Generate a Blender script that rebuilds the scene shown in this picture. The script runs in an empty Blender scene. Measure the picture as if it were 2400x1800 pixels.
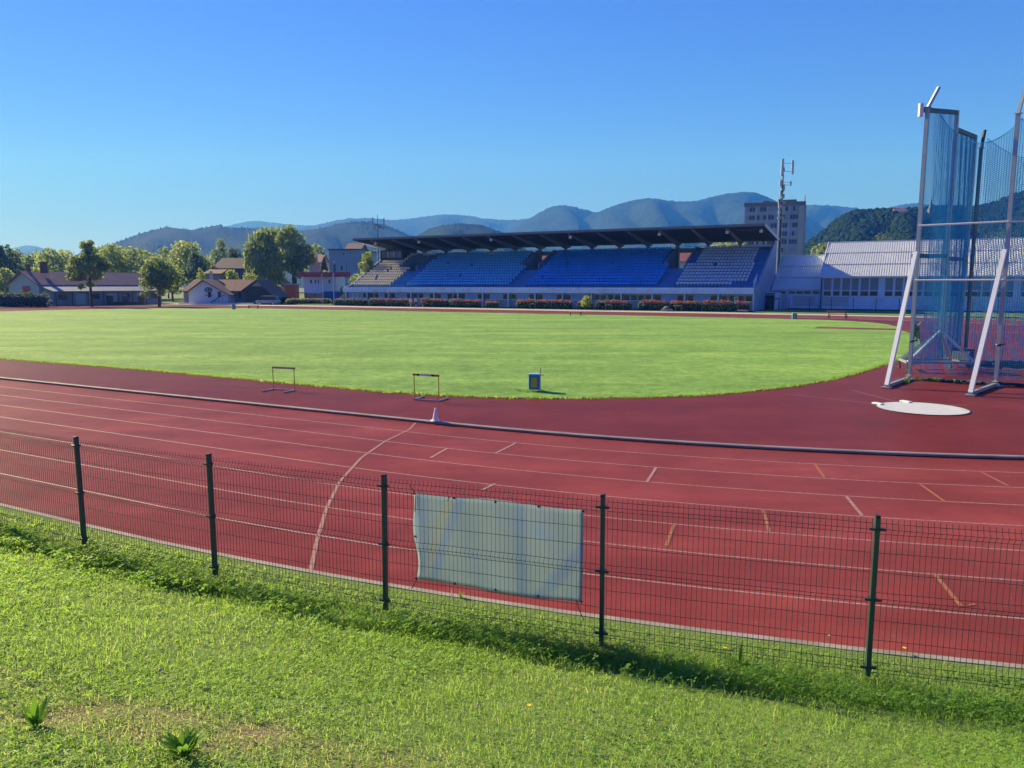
import bpy, bmesh, math, random
import numpy as np
from mathutils import Vector, Matrix
random.seed(7); rng = np.random.default_rng(11)
SC = bpy.context.scene
COL = SC.collection
R = math.radians
PI = math.pi

# ------------------------------------------------------------------ site frame
# metres, z up, origin on track level below the viewer. Track: 36.5 m kerb radius, 8 lanes of 1.22 m.
TH = -0.490156
UX = Vector((math.cos(TH), math.sin(TH), 0)); NX = Vector((-math.sin(TH), math.cos(TH), 0))
CC = Vector((15.4032, 52.0261, 0))
STR = 84.39
def W(u, v, z=0.0):
    return CC + UX * u + NX * v + Vector((0, 0, z))
EYE = 3.711; FPX = 1766.7; PITCH = 0.130382
def P(px, py, Y):
    a = (px - 1200) / FPX; b = -(py - 900) / FPX
    cp, sp = math.cos(PITCH), math.sin(PITCH)
    d = Vector((a, cp + b * sp, -sp + b * cp)); t = Y / d.y
    return Vector((d.x * t, Y, EYE + d.z * t))
def PX(px, Y, py=690): return P(px, py, Y).x
def PZ(py, Y): return P(1200, py, Y).z

# ------------------------------------------------------------------ helpers
def put(o, parent=None):
    COL.objects.link(o)
    if parent is not None: o.parent = parent
    return o
def empty(name, loc=(0, 0, 0), rz=0.0, parent=None):
    o = bpy.data.objects.new(name, None); o.location = loc; o.rotation_euler = (0, 0, rz)
    o.empty_display_size = 0.3
    return put(o, parent)
def tag(o, label=None, cat=None, group=None, kind=None):
    if label: o['label'] = label
    if cat: o['category'] = cat
    if group: o['group'] = group
    if kind: o['kind'] = kind
    return o
def thing(name, label, cat, loc=(0, 0, 0), rz=0.0, group=None):
    return tag(empty(name, loc, rz), label, cat, group)
def kids(o): return [c for c in COL.objects if c.parent == o]
def copy_tree(o, parent=None, table=None):
    c = o.copy(); COL.objects.link(c)
    if parent is not None: c.parent = parent
    for ch in list(o.children): copy_tree(ch, c)
    return c

class MB:
    def __init__(s): s.v = []; s.f = []; s.m = []; s.M = Matrix.Identity(4)
    def add(s, vs, fs, mi=0):
        n = len(s.v)
        s.v += [tuple(s.M @ Vector(q)) for q in vs]
        s.f += [tuple(i + n for i in f) for f in fs]; s.m += [mi] * len(fs); return s
    def box(s, c, d, mi=0, rz=0.0, top=1.0):
        x, y, z = d[0] / 2, d[1] / 2, d[2] / 2
        cs, sn = math.cos(rz), math.sin(rz); vs = []
        for k in (-1, 1):
            t = top if k > 0 else 1.0
            for sx, sy in ((-1, -1), (1, -1), (1, 1), (-1, 1)):
                a, b = sx * x * t, sy * y * t
                vs.append((c[0] + a * cs - b * sn, c[1] + a * sn + b * cs, c[2] + k * z))
        return s.add(vs, [(3, 2, 1, 0), (4, 5, 6, 7), (0, 1, 5, 4), (1, 2, 6, 5), (2, 3, 7, 6), (3, 0, 4, 7)], mi)
    def span(s, a, b, mi=0):
        return s.box([(a[i] + b[i]) / 2 for i in range(3)], [abs(b[i] - a[i]) for i in range(3)], mi)
    def tube(s, pts, r, n=6, mi=0, cap=True):
        pts = [Vector(q) for q in pts]; rs = r if isinstance(r, (list, tuple)) else [r] * len(pts)
        up = Vector((0, 0, 1)); base = len(s.v); vs = []; prevx = None
        for i, q in enumerate(pts):
            t = (pts[min(i + 1, len(pts) - 1)] - pts[max(i - 1, 0)])
            t = t.normalized() if t.length > 1e-9 else Vector((0, 0, 1))
            x = prevx - t * prevx.dot(t) if prevx is not None else (up.cross(t) if abs(t.z) < .95 else Vector((1, 0, 0)).cross(t))
            if x.length < 1e-6: x = Vector((1, 0, 0))
            x.normalize(); prevx = x; y = t.cross(x)
            for k in range(n):
                a = 2 * PI * (k + .5) / n
                vs.append(q + (x * math.cos(a) + y * math.sin(a)) * rs[i])
        fs = []
        for i in range(len(pts) - 1):
            for k in range(n):
                a, b = i * n + k, i * n + (k + 1) % n
                fs.append((a, b, b + n, a + n))
        if cap:
            fs.append(tuple(range(n - 1, -1, -1))); fs.append(tuple((len(pts) - 1) * n + k for k in range(n)))
        return s.add(vs, fs, mi)
    def bar(s, a, b, w, h, mi=0, side=None):
        a, b = Vector(a), Vector(b); t = (b - a).normalized()
        x = Vector(side) if side else (Vector((0, 0, 1)).cross(t) if abs(t.z) < .95 else Vector((1, 0, 0)))
        x = (x - t * x.dot(t)).normalized(); y = t.cross(x); vs = []
        for q in (a, b):
            for i, j in ((-1, -1), (1, -1), (1, 1), (-1, 1)): vs.append(q + x * (i * w / 2) + y * (j * h / 2))
        return s.add(vs, [(3, 2, 1, 0), (4, 5, 6, 7), (0, 1, 5, 4), (1, 2, 6, 5), (2, 3, 7, 6), (3, 0, 4, 7)], mi)
    def prism(s, poly, axis, a, b, mi=0):
        # poly: 2-D profile; axis 'x': profile is (y,z), extruded a..b along x
        n = len(poly); vs = []
        for q in (a, b):
            for p0, p1 in poly:
                vs.append({'x': (q, p0, p1), 'y': (p0, q, p1), 'z': (p0, p1, q)}[axis])
        fs = [tuple(range(n - 1, -1, -1)), tuple(range(n, 2 * n))] + [(i, (i + 1) % n, (i + 1) % n + n, i + n) for i in range(n)]
        return s.add(vs, fs, mi)
    def lathe(s, prof, n=16, c=(0, 0, 0), mi=0):
        vs = []; fs = []
        for r, z in prof:
            for k in range(n):
                a = 2 * PI * k / n; vs.append((c[0] + r * math.cos(a), c[1] + r * math.sin(a), c[2] + z))
        for i in range(len(prof) - 1):
            for k in range(n):
                a, b = i * n + k, i * n + (k + 1) % n; fs.append((a, b, b + n, a + n))
        fs.append(tuple(range(n - 1, -1, -1))); fs.append(tuple((len(prof) - 1) * n + k for k in range(n)))
        return s.add(vs, fs, mi)
    def build(s, name, mats, parent=None, smooth=False, bevel=0.0, recalc=True):
        me = bpy.data.meshes.new(name); me.from_pydata(s.v, [], s.f)
        for m in (mats if isinstance(mats, (list, tuple)) else [mats]): me.materials.append(m)
        if any(s.m): me.polygons.foreach_set('material_index', s.m)
        if recalc:
            bm = bmesh.new(); bm.from_mesh(me); bmesh.ops.recalc_face_normals(bm, faces=bm.faces[:]); bm.to_mesh(me); bm.free()
        if smooth: me.polygons.foreach_set('use_smooth', [True] * len(me.polygons))
        me.update()
        o = put(bpy.data.objects.new(name, me), parent)
        if bevel:
            bv = o.modifiers.new('bevel', 'BEVEL'); bv.width = bevel; bv.segments = 2; bv.limit_method = 'ANGLE'
        return o

def np_mesh(name, V, F, mats, parent=None, col=None, smooth=False):
    """V (n,3) float, F (m,k) int faces of equal size."""
    me = bpy.data.meshes.new(name); V = np.ascontiguousarray(V, dtype=np.float32); F = np.ascontiguousarray(F, dtype=np.int32)
    me.vertices.add(len(V)); me.vertices.foreach_set('co', V.ravel())
    k = F.shape[1]
    me.loops.add(F.size); me.loops.foreach_set('vertex_index', F.ravel())
    me.polygons.add(len(F)); me.polygons.foreach_set('loop_start', np.arange(0, F.size, k, dtype=np.int32))
    try: me.polygons.foreach_set('loop_total', np.full(len(F), k, dtype=np.int32))
    except Exception: pass
    for m in (mats if isinstance(mats, (list, tuple)) else [mats]): me.materials.append(m)
    if col is not None:
        at = me.attributes.new('tint', 'FLOAT_COLOR', 'POINT')
        at.data.foreach_set('color', np.ascontiguousarray(col, dtype=np.float32).ravel())
    if smooth: me.polygons.foreach_set('use_smooth', np.ones(len(F), dtype=bool))
    me.update(calc_edges=True); me.validate()
    return put(bpy.data.objects.new(name, me), parent)

# ------------------------------------------------------------------ materials
def nodes_of(name):
    m = bpy.data.materials.new(name); m.use_nodes = True; nt = m.node_tree
    return m, nt, nt.nodes['Principled BSDF'], nt.nodes['Material Output']
def N(nt, typ, **kw):
    n = nt.nodes.new(typ)
    for k, v in kw.items(): setattr(n, k, v)
    return n
def noise(nt, vec, scale, detail=4, rough=.6):
    n = N(nt, 'ShaderNodeTexNoise'); n.inputs['Scale'].default_value = scale
    n.inputs['Detail'].default_value = detail; n.inputs['Roughness'].default_value = rough
    if vec is not None: nt.links.new(vec, n.inputs['Vector'])
    return n.outputs['Fac']
def ramp(nt, fac, stops):
    r = N(nt, 'ShaderNodeValToRGB'); el = r.color_ramp.elements
    while len(el) < len(stops): el.new(.5)
    for e, (p, c) in zip(el, stops): e.position = p; e.color = (*c, 1)
    nt.links.new(fac, r.inputs['Fac']); return r.outputs['Color']
def mixc(nt, fac, a, b, mode='MIX'):
    m = N(nt, 'ShaderNodeMix', data_type='RGBA', blend_type=mode)
    for s, v in ((m.inputs[0], fac), (m.inputs[6], a), (m.inputs[7], b)):
        if hasattr(v, 'is_linked'): nt.links.new(v, s)
        elif isinstance(v, (tuple, list)): s.default_value = (*v, 1) if len(v) == 3 else v
        else: s.default_value = v
    return m.outputs[2]
def coords(nt, kind='Object', scale=(1, 1, 1)):
    t = N(nt, 'ShaderNodeTexCoord'); m = N(nt, 'ShaderNodeMapping'); m.inputs['Scale'].default_value = scale
    nt.links.new(t.outputs[kind], m.inputs['Vector']); return m.outputs['Vector']
def bump(nt, bsdf, h, strength=.3, dist=.02):
    b = N(nt, 'ShaderNodeBump'); b.inputs['Strength'].default_value = strength; b.inputs['Distance'].default_value = dist
    nt.links.new(h, b.inputs['Height']); nt.links.new(b.outputs['Normal'], bsdf.inputs['Normal'])
def scaled(c, k): return tuple(min(1, x * k) for x in c)
MATS = {}
def mat(name, c, rough=.7, var=.18, scale=3.0, metal=0.0, fine=40.0, bmp=.12, spec=None, dirt=None):
    """surface with two octaves of tone variation and a small bump; dirt = (colour, amount)"""
    if name in MATS: return MATS[name]
    m, nt, b, out = nodes_of(name)
    vec = coords(nt)
    n1 = noise(nt, vec, scale, 5); n2 = noise(nt, vec, fine, 3)
    col = ramp(nt, n1, [(.25, scaled(c, 1 - var)), (.75, scaled(c, 1 + var))])
    col = mixc(nt, .25, col, ramp(nt, n2, [(.3, scaled(c, 1 - var)), (.7, scaled(c, 1 + var))]))
    if dirt:
        n3 = noise(nt, vec, scale * .6 + .2, 6, .7)
        f = N(nt, 'ShaderNodeMapRange'); nt.links.new(n3, f.inputs[0])
        f.inputs[1].default_value = .5; f.inputs[2].default_value = .75; f.inputs[3].default_value = 0; f.inputs[4].default_value = dirt[1]
        col = mixc(nt, f.outputs[0], col, dirt[0])
    nt.links.new(col, b.inputs['Base Color']); b.inputs['Roughness'].default_value = rough; b.inputs['Metallic'].default_value = metal
    if spec is not None: b.inputs['Specular IOR Level'].default_value = spec
    if bmp: bump(nt, b, n2, bmp, .01)
    MATS[name] = m; return m
def leafmat(name, dark, light, trans=.45, scale=.5, rough=.6, spec=.2):
    """foliage: per-leaf tint attribute between two greens, with light passing through"""
    if name in MATS: return MATS[name]
    m, nt, b, out = nodes_of(name)
    at = N(nt, 'ShaderNodeAttribute', attribute_name='tint')
    sep = N(nt, 'ShaderNodeSeparateColor'); nt.links.new(at.outputs['Color'], sep.inputs[0])
    col = mixc(nt, sep.outputs[0], dark, light)
    b.inputs['Roughness'].default_value = rough; b.inputs['Specular IOR Level'].default_value = spec
    nt.links.new(col, b.inputs['Base Color'])
    tr = N(nt, 'ShaderNodeBsdfTranslucent')
    tc = mixc(nt, .5, col, scaled(light, 1.15)); nt.links.new(tc, tr.inputs['Color'])
    mx = N(nt, 'ShaderNodeMixShader'); mx.inputs[0].default_value = trans
    nt.links.new(b.outputs[0], mx.inputs[1]); nt.links.new(tr.outputs[0], mx.inputs[2]); nt.links.new(mx.outputs[0], out.inputs['Surface'])
    MATS[name] = m; return m
def glassmat(name, c, rough=.12):
    if name in MATS: return MATS[name]
    m, nt, b, out = nodes_of(name)
    vec = coords(nt); n1 = noise(nt, vec, 1.3, 3)
    nt.links.new(ramp(nt, n1, [(.3, scaled(c, .6)), (.7, scaled(c, 1.4))]), b.inputs['Base Color'])
    b.inputs['Roughness'].default_value = rough; MATS[name] = m; return m

M_concrete = mat('concrete', (.30, .30, .29), .85, .2, .8, dirt=((.14, .13, .12), .5))
M_white = mat('white_paint', (.72, .73, .74), .6, .06, .5, dirt=((.45, .45, .43), .35))
M_band = mat('parapet_shade_blue', (.58, .76, .94), .7, .1, .6, dirt=((.3, .31, .32), .5))  # white paint with the blue of its sky-lit shade put into the colour
M_alu = mat('aluminium', (.62, .64, .67), .38, .1, 2.0, .75)
M_galv = mat('galvanised_steel', (.32, .37, .43), .5, .2, 3.0, .5)
M_darksteel = mat('dark_steel', (.035, .04, .05), .5, .2, 3.0, .2)
M_green = mat('green_coated_steel', (.020, .075, .062), .42, .25, 4.0, .0, spec=.6)
M_greenwire = mat('green_coated_wire', (.010, .032, .026), .5, .1, 8.0, .0)
M_black = mat('black_plastic', (.015, .015, .016), .5)
M_glass = glassmat('dark_glass', (.02, .028, .035))
M_blind = mat('blue_blind', (.20, .42, .72), .5, .12, 1.0)
M_bark = mat('bark', (.07, .055, .042), .95, .3, 2.0, bmp=.5)
M_wood = mat('varnished_wood', (.52, .27, .08), .55, .25, 6.0)
M_darkwood = mat('dark_timber', (.055, .045, .045), .8, .3, 3.0)
M_yellow = mat('yellow_paint', (.42, .25, .04), .5, .15, 6.0, dirt=((.2, .12, .03), .4))
M_red = mat('red_paint', (.50, .045, .035), .5, .12)
M_blue = mat('blue_paint', (.03, .17, .50), .45, .12)
SUN_E = 4.7; SKY_S = .070; EXPO = .98; SKY_AIR = 1.0; SKY_DUST = 0.0; SKY_OZ = 4.0; SKY_SAT = 1.1; SKY_TINT = (.325, .31, 1.06); SUN_C = (1, .965, .90)
HAZE_C = (.05, .235, 1.0); HAZE_D = .00031; HAZE_G = .12; GRASS = 1.0
# ================================================================== camera, light, sky, air
cam = bpy.data.cameras.new('camera'); co = put(bpy.data.objects.new('camera', cam))
co.location = (0, 0, EYE); co.rotation_euler = (PI / 2 - PITCH, 0, 0)
cam.sensor_width = 36; cam.lens = 36 * FPX / 2400; cam.clip_start = .1; cam.clip_end = 30000
SC.camera = co
SUN_EL = R(29); SUN_AZ = math.atan2(-.77, .64)      # azimuth measured from +Y towards +X
sd = Vector((math.sin(SUN_AZ) * math.cos(SUN_EL), math.cos(SUN_AZ) * math.cos(SUN_EL), math.sin(SUN_EL)))
sun = bpy.data.lights.new('sun', 'SUN'); sun.energy = SUN_E; sun.angle = R(.55); sun.color = SUN_C
so = put(bpy.data.objects.new('sun', sun)); so.rotation_euler = sd.to_track_quat('Z', 'Y').to_euler(); so.location = (-60, 40, 60)
wd = bpy.data.worlds.new('World'); SC.world = wd; wd.use_nodes = True
nt = wd.node_tree; bg = nt.nodes['Background']
sky = N(nt, 'ShaderNodeTexSky', sky_type='NISHITA'); sky.sun_disc = False; sky.sun_elevation = SUN_EL; sky.sun_rotation = SUN_AZ
sky.air_density = SKY_AIR; sky.dust_density = SKY_DUST; sky.ozone_density = SKY_OZ; sky.altitude = 200
hs_ = N(nt, 'ShaderNodeHueSaturation'); hs_.inputs['Saturation'].default_value = SKY_SAT; nt.links.new(sky.outputs[0], hs_.inputs['Color']); nt.links.new(mixc(nt, 1.0, hs_.outputs[0], SKY_TINT, 'MULTIPLY'), bg.inputs['Color']); bg.inputs['Strength'].default_value = SKY_S
SC.view_settings.view_transform = 'Standard'; SC.view_settings.look = 'None'; SC.view_settings.exposure = EXPO; SC.view_settings.gamma = 1
SC.render.engine = 'CYCLES'
SC.cycles.use_denoising = True; SC.cycles.max_bounces = 8; SC.cycles.volume_bounces = 1; SC.cycles.transparent_max_bounces = 16
try: SC.cycles.use_adaptive_sampling = True; SC.cycles.adaptive_threshold = .02
except Exception: pass

hz = MB(); hz.span((-7000, -600, -2.5), (7000, 7900, 1250)); hzo = hz.build('haze', [], kind if False else None) if False else None
mh = bpy.data.materials.new('air_haze'); mh.use_nodes = True; nt = mh.node_tree; nt.nodes.clear()
out = N(nt, 'ShaderNodeOutputMaterial'); vol = N(nt, 'ShaderNodeVolumePrincipled')
vol.inputs['Color'].default_value = (*HAZE_C, 1); vol.inputs['Density'].default_value = HAZE_D; vol.inputs['Anisotropy'].default_value = HAZE_G; vol.inputs['Absorption Color'].default_value = (1, 1, 1, 1)
nt.links.new(vol.outputs[0], out.inputs['Volume'])
hzo = hz.build('haze', mh); tag(hzo, 'thin blue summer haze filling the valley', 'haze', kind='stuff')

# ================================================================== ground, track, infield
def groundmat():
    m, nt, b, out = nodes_of('meadow'); vec = coords(nt)
    c = ramp(nt, noise(nt, vec, .05, 6), [(.3, (.05, .09, .025)), (.6, (.10, .15, .045)), (.8, (.16, .16, .08))])
    nt.links.new(c, b.inputs['Base Color']); b.inputs['Roughness'].default_value = 1; return m
g = MB(); n = 96; rr = [0, 120, 260, 600, 1500, 3000, 4900]
vs = [(0, 0, -.12)]; fs = []
for r in rr[1:]:
    for k in range(n): vs.append((r * math.cos(2 * PI * k / n), 60 + r * math.sin(2 * PI * k / n), -.12))
for k in range(n):
    fs.append((0, 1 + k, 1 + (k + 1) % n))
    for i in range(len(rr) - 2):
        a = 1 + i * n + k; b_ = 1 + i * n + (k + 1) % n; fs.append((a, a + n, b_ + n, b_))
vs = [v for v in vs]
g.add([(max(-4900, min(4900, v[0])), max(-560, v[1]), v[2]) for v in vs], fs)
tag(g.build('ground', groundmat()), 'open meadow and yards around the stadium', kind='structure')

def oval(rad, seg=96, us=-STR, n_str=40):
    """closed oval (kerb line offset to radius rad), anticlockwise from the right bend's lower end"""
    pts = []
    for i in range(seg): a = -PI / 2 + PI * i / seg; pts.append((rad * math.cos(a), rad * math.sin(a)))
    for i in range(n_str): pts.append((us * i / n_str, rad))
    for i in range(seg): a = PI / 2 + PI * i / seg; pts.append((us + rad * math.cos(a), rad * math.sin(a)))
    for i in range(n_str): pts.append((us * (1 - i / n_str), -rad))
    return pts
def ring(mb, r0, r1, z0, z1=None, mi=0):
    z1 = z0 if z1 is None else z1
    a, b = oval(r0), oval(r1); n = len(a)
    vs = [tuple(W(u, v, z0)) for u, v in a] + [tuple(W(u, v, z1)) for u, v in b]
    mb.add(vs, [(i, i + n, (i + 1) % n + n, (i + 1) % n) for i in range(n)], mi)
def trackmat(name, c1, c2, c3, wear=.5):
    m, nt, b, out = nodes_of(name); vec = coords(nt, 'Object')
    c = ramp(nt, noise(nt, vec, .42, 7, .72), [(.38, c1), (.5, c2), (.63, c3)])
    # broad sun-bleached and rubbed patches, drawn out along the running direction
    v2 = coords(nt, 'Object', (.10, .9, 1)); v2.node.inputs['Rotation'].default_value = (0, 0, -TH)
    f = N(nt, 'ShaderNodeMapRange'); nt.links.new(noise(nt, v2, 1.1, 5, .65), f.inputs[0])
    f.inputs[1].default_value = .40; f.inputs[2].default_value = .66; f.inputs[4].default_value = wear
    c = mixc(nt, f.outputs[0], c, scaled(c2, .55))
    g1 = noise(nt, vec, 260, 2); c = mixc(nt, .35, c, ramp(nt, g1, [(.35, scaled(c2, .55)), (.65, scaled(c2, 1.5))]))
    sp = noise(nt, vec, 9, 2, .4); f2 = N(nt, 'ShaderNodeMapRange'); nt.links.new(sp, f2.inputs[0])
    f2.inputs[1].default_value = .74; f2.inputs[2].default_value = .78; f2.inputs[4].default_value = .35
    c = mixc(nt, f2.outputs[0], c, (.30, .22, .20))
    nt.links.new(c, b.inputs['Base Color']); b.inputs['Roughness'].default_value = .42; b.inputs['Specular IOR Level'].default_value = .02
    bump(nt, b, g1, .15, .003); return m
M_track = trackmat('track_rubber', (.165, .033, .034), (.235, .048, .048), (.31, .066, .062), .75)
M_dark_track = trackmat('worn_apron_rubber', (.120, .022, .026), (.155, .027, .030), (.20, .037, .040), .5)
t = MB(); ring(t, 36.5, 46.26, 0)
trk = tag(t.build('running_track', M_track, recalc=False), 'red eight lane running track', kind='structure')
d = MB(); pts = oval(36.5); vs = [tuple(W(-STR / 2, 0, 0))] + [tuple(W(u, v, 0)) for u, v in pts]
d.add(vs, [(0, 1 + i, 1 + (i + 1) % len(pts)) for i in range(len(pts))])
tag(d.build('track_apron', M_dark_track, recalc=False), 'dark red rubber apron inside the kerb', kind='structure')

def linemat(name, c, keep=.5):
    """worn paint: shows the rubber where it has rubbed off"""
    m, nt, b, out = nodes_of(name); vec = coords(nt)
    f = N(nt, 'ShaderNodeMapRange'); nt.links.new(noise(nt, vec, 14, 5, .7), f.inputs[0])
    f.inputs[1].default_value = .35; f.inputs[2].default_value = .65
    nt.links.new(mixc(nt, f.outputs[0], c, mixc(nt, keep, (.22, .04, .04), c)), b.inputs['Base Color'])
    b.inputs['Roughness'].default_value = .7; return m
M_line = linemat('white_line_paint', (.40, .27, .27), .22)
M_fline = linemat('faded_line_paint', (.33, .18, .18), .15)
M_yline = linemat('yellow_line_paint', (.37, .16, .05), .2)
for k in range(1, 8):
    l = MB(); ring(l, 36.5 + 1.22 * k - .020, 36.5 + 1.22 * k + .020, .004)
    l.build('lane_line', M_line, trk, recalc=False)
def strip(name, uvs, w, m, z=.008, parent=None, both=True):
    mb = MB(); pts = [W(u, v, z) for u, v in uvs]; vs = []
    for i, q in enumerate(pts):
        t_ = (pts[min(i + 1, len(pts) - 1)] - pts[max(i - 1, 0)]).normalized(); s_ = Vector((-t_.y, t_.x, 0)) * w / 2
        vs += [q - s_, q + s_]
    mb.add(vs, [(2 * i, 2 * i + 2, 2 * i + 3, 2 * i + 1) for i in range(len(pts) - 1)])
    return mb.build(name, m, parent if parent else trk, recalc=False)
strip('break_line', [(-.9, -36.6), (-.49, -37.44), (-.1, -39.01), (.51, -40.61), (1.41, -42.33), (2.41, -43.83), (3.39, -45.13), (4.25, -46.2)], .06, M_fline)
for uvs in ([(2.74, -37.69), (2.85, -38.86)], [(6.4, -38.44), (6.6, -39.66)], [(10.02, -38.94), (10.34, -40.04)], [(1.63, -38.94), (1.83, -39.9)], [(4.11, -41.1), (4.12, -41.6)]):
    strip('start_mark', uvs, .055, M_line)
for uvs in ([(9.24, -36.6), (9.54, -37.71)], [(11.17, -37.38), (11.54, -38.47)], [(12.25, -35.74), (12.62, -36.74)], [(8.87, -40.47), (9.15, -41.59)],
            [(11.33, -42.34), (11.58, -43.32), (11.72, -43.17)], [(7.78, -41.94), (7.95, -42.92)]):
    strip('exchange_mark', uvs, .05, M_yline)
for u in (-6.5, -14, -30, -52, -70):
    strip('finish_mark', [(u, 36.9), (u, 46.0)], .06, M_line)
ap = empty('apron_markings'); tag(ap, 'thin white sector lines painted on the red apron', 'line marking', kind='structure')
for uvs in ([(9.0, -23.9), (10.66, -26.46)], [(7.4, -26.15), (9.94, -27.06)], [(11.9, -26.31), (12.5, -26.0)]):
    strip('sector_line', uvs, .045, M_line, .006, ap)
rw = MB(); rw.add([tuple(W(u, v, .006)) for u, v in ((3.4, 16.6), (36, 16.6), (36, 19.0), (3.4, 19.0))], [(0, 1, 2, 3)]); rw.build('runway', M_track, ap, recalc=False)
for v in (16.75, 18.85): strip('runway_line', [(11, v), (34, v)], .06, M_line, .009, ap)
M_seam = mat('seam', (.075, .03, .035), .8)
strip('rubber_seam', [(-60, -33.6), (-30, -33.55), (-9, -33.4), (-3, -33.15), (0, -32.9), (2.2, -32.2)], .05, M_seam, .006, ap)

# inner kerb: low aluminium rail on small feet, all the way round
kb = tag(empty('track_kerb'), 'low silver rail kerb along the inside of the track', 'kerb')
k = MB(); pts = oval(36.44, 120, n_str=60); npt = len(pts)
prof = [(-.075, .018), (-.075, .062), (-.045, .078), (.045, .078), (.075, .062), (.075, .018)]
vs = []
for i, (u, v) in enumerate(pts):
    a = Vector(pts[(i + 1) % npt]) - Vector(pts[i - 1]); a.normalize(); nn = Vector((a.y, -a.x))
    for o_, z_ in prof: vs.append(tuple(W(u + nn.x * o_, v + nn.y * o_, z_)))
m_ = len(prof)
k.add(vs, [(i * m_ + j, i * m_ + (j + 1) % m_, ((i + 1) % npt) * m_ + (j + 1) % m_, ((i + 1) % npt) * m_ + j) for i in range(npt) for j in range(m_)])
k.build('rail', mat('kerb_metal', (.22, .21, .22), .8, .3, 1.2, .0, dirt=((.13, .12, .12), .8)), kb)
k = MB()
for i in range(60):
    u = -60 + i * 1.0; k.box(tuple(W(u, -36.44, .012)), (.16, .12, .02), rz=TH)
for i in range(80):
    a = -PI / 2 + i * .025; k.box(tuple(W(36.44 * math.cos(a), 36.44 * math.sin(a), .012)), (.12, .16, .02), rz=TH + a)
k.build('rail_feet', M_darksteel, kb)
ke = MB()
ring(ke, 46.26, 46.35, .035); ring(ke, 46.26, 46.26, .0, .035); ring(ke, 46.35, 46.35, .035, -.08)
tag(ke.build('kerb', mat('kerb_concrete', (.27, .25, .23), .9, .3, 2.5, dirt=((.12, .14, .07), .75)), recalc=False), 'narrow concrete edging round the outside of the track', kind='structure')

# infield lawn
edge = [(-96, -22), (-90, -29), (-82, -31.6), (-60, -31.8), (-40, -31.9), (-20, -31.6), (-10.6, -31.95), (-5.9, -32.2), (-3.1, -32.0), (-.8, -31.4), (1.3, -30.4), (3.2, -29.06), (4.5, -28.0),
        (5.9, -26.1), (7.15, -23.7), (8.2, -20.8), (9.1, -16.9), (10.1, -11.8), (10.9, -6), (11.3, 0), (11.2, 6), (10.8, 12), (10.4, 14.5), (9.9, 16.5), (3.3, 16.5), (3.3, 19.1), (9.9, 19.2), (9.6, 22.5), (8.6, 27), (7.0, 30.5), (5.0, 32.8), (2.2, 34.2), (-2, 35.2), (-10, 35.7),
        (-40, 35.7), (-70, 35.7), (-84, 35.2), (-93, 32), (-100, 24), (-103, 14), (-103.5, 4), (-102, -10)]
def smooth_closed(pts, it=2):
    for _ in range(it):
        q = []
        for i in range(len(pts)):
            a, b = pts[i], pts[(i + 1) % len(pts)]
            if math.dist(a, b) < 2.2 : q += [a]; continue
            q += [(a[0] * .75 + b[0] * .25, a[1] * .75 + b[1] * .25), (a[0] * .25 + b[0] * .75, a[1] * .25 + b[1] * .75)]
        pts = q
    return pts
def densify(pts, step, jit):
    q = []
    for i in range(len(pts)):
        a, b = pts[i], pts[(i + 1) % len(pts)]; n = max(1, min(60, int(math.dist(a, b) / step)))
        for j in range(n):
            t_ = j / n; q.append((a[0] + (b[0] - a[0]) * t_ + random.uniform(-jit, jit), a[1] + (b[1] - a[1]) * t_ + random.uniform(-jit, jit)))
    return q
EDGE = densify(edge, .35, .05)
def lawnmat():
    m, nt, b, out = nodes_of('mown_lawn'); vec = coords(nt)
    vr = coords(nt, 'Object', (.5, 2.2, 1)); vr.node.inputs['Rotation'].default_value = (0, 0, -TH)
    big = noise(nt, vr, .09, 5, .6)
    c = ramp(nt, big, [(.34, (.066, .188, .030)), (.5, (.096, .235, .040)), (.66, (.150, .275, .048))])
    def vary(c, h, lo, hi, p0=.39, p1=.61): return mixc(nt, 1.0, c, ramp(nt, h, [(p0, lo), (p1, hi)]), 'MULTIPLY')
    c = vary(c, noise(nt, coords(nt, 'Object', (.035, .42, 1)), 1.0, 4, .6), (.80, .86, .80), (1.22, 1.13, 1.2))
    c = vary(c, noise(nt, vec, .32, 6, .7), (.70, .82, .70), (1.32, 1.18, 1.3))
    c = vary(c, noise(nt, vec, 1.7, 5, .75), (.66, .76, .6), (1.36, 1.26, 1.45))
    fine = noise(nt, coords(nt, 'Object', (4.5, 9, 4.5)), 1.0, 5, .8)
    c = vary(c, fine, (.50, .62, .45), (1.52, 1.40, 1.6))
    dry = noise(nt, vec, .16, 7, .75); f = N(nt, 'ShaderNodeMapRange'); nt.links.new(dry, f.inputs[0])
    f.inputs[1].default_value = .58; f.inputs[2].default_value = .76; f.inputs[4].default_value = .55
    c = mixc(nt, f.outputs[0], c, (.23, .28, .08))
    nt.links.new(c, b.inputs['Base Color']); b.inputs['Roughness'].default_value = .85; b.inputs['Specular IOR Level'].default_value = .2
    b.inputs['Sheen Weight'].default_value = .25; b.inputs['Sheen Tint'].default_value = (.7, .9, .25, 1)
    bump(nt, b, fine, .8, .05); return m
from mathutils.geometry import tessellate_polygon
lp = [W(u, v, .02) for u, v in EDGE]; nl = len(lp)
lf = [tuple(t_) for t_ in tessellate_polygon([lp])] + [(i, nl + i, nl + (i + 1) % nl, (i + 1) % nl) for i in range(nl)]
me = bpy.data.meshes.new('lawn'); me.from_pydata([tuple(q) for q in lp] + [tuple(W(u, v, .001)) for u, v in EDGE], [], lf); me.materials.append(lawnmat())
tag(put(bpy.data.objects.new('lawn', me)), 'mown green infield lawn with a rounded end', kind='structure')

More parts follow.
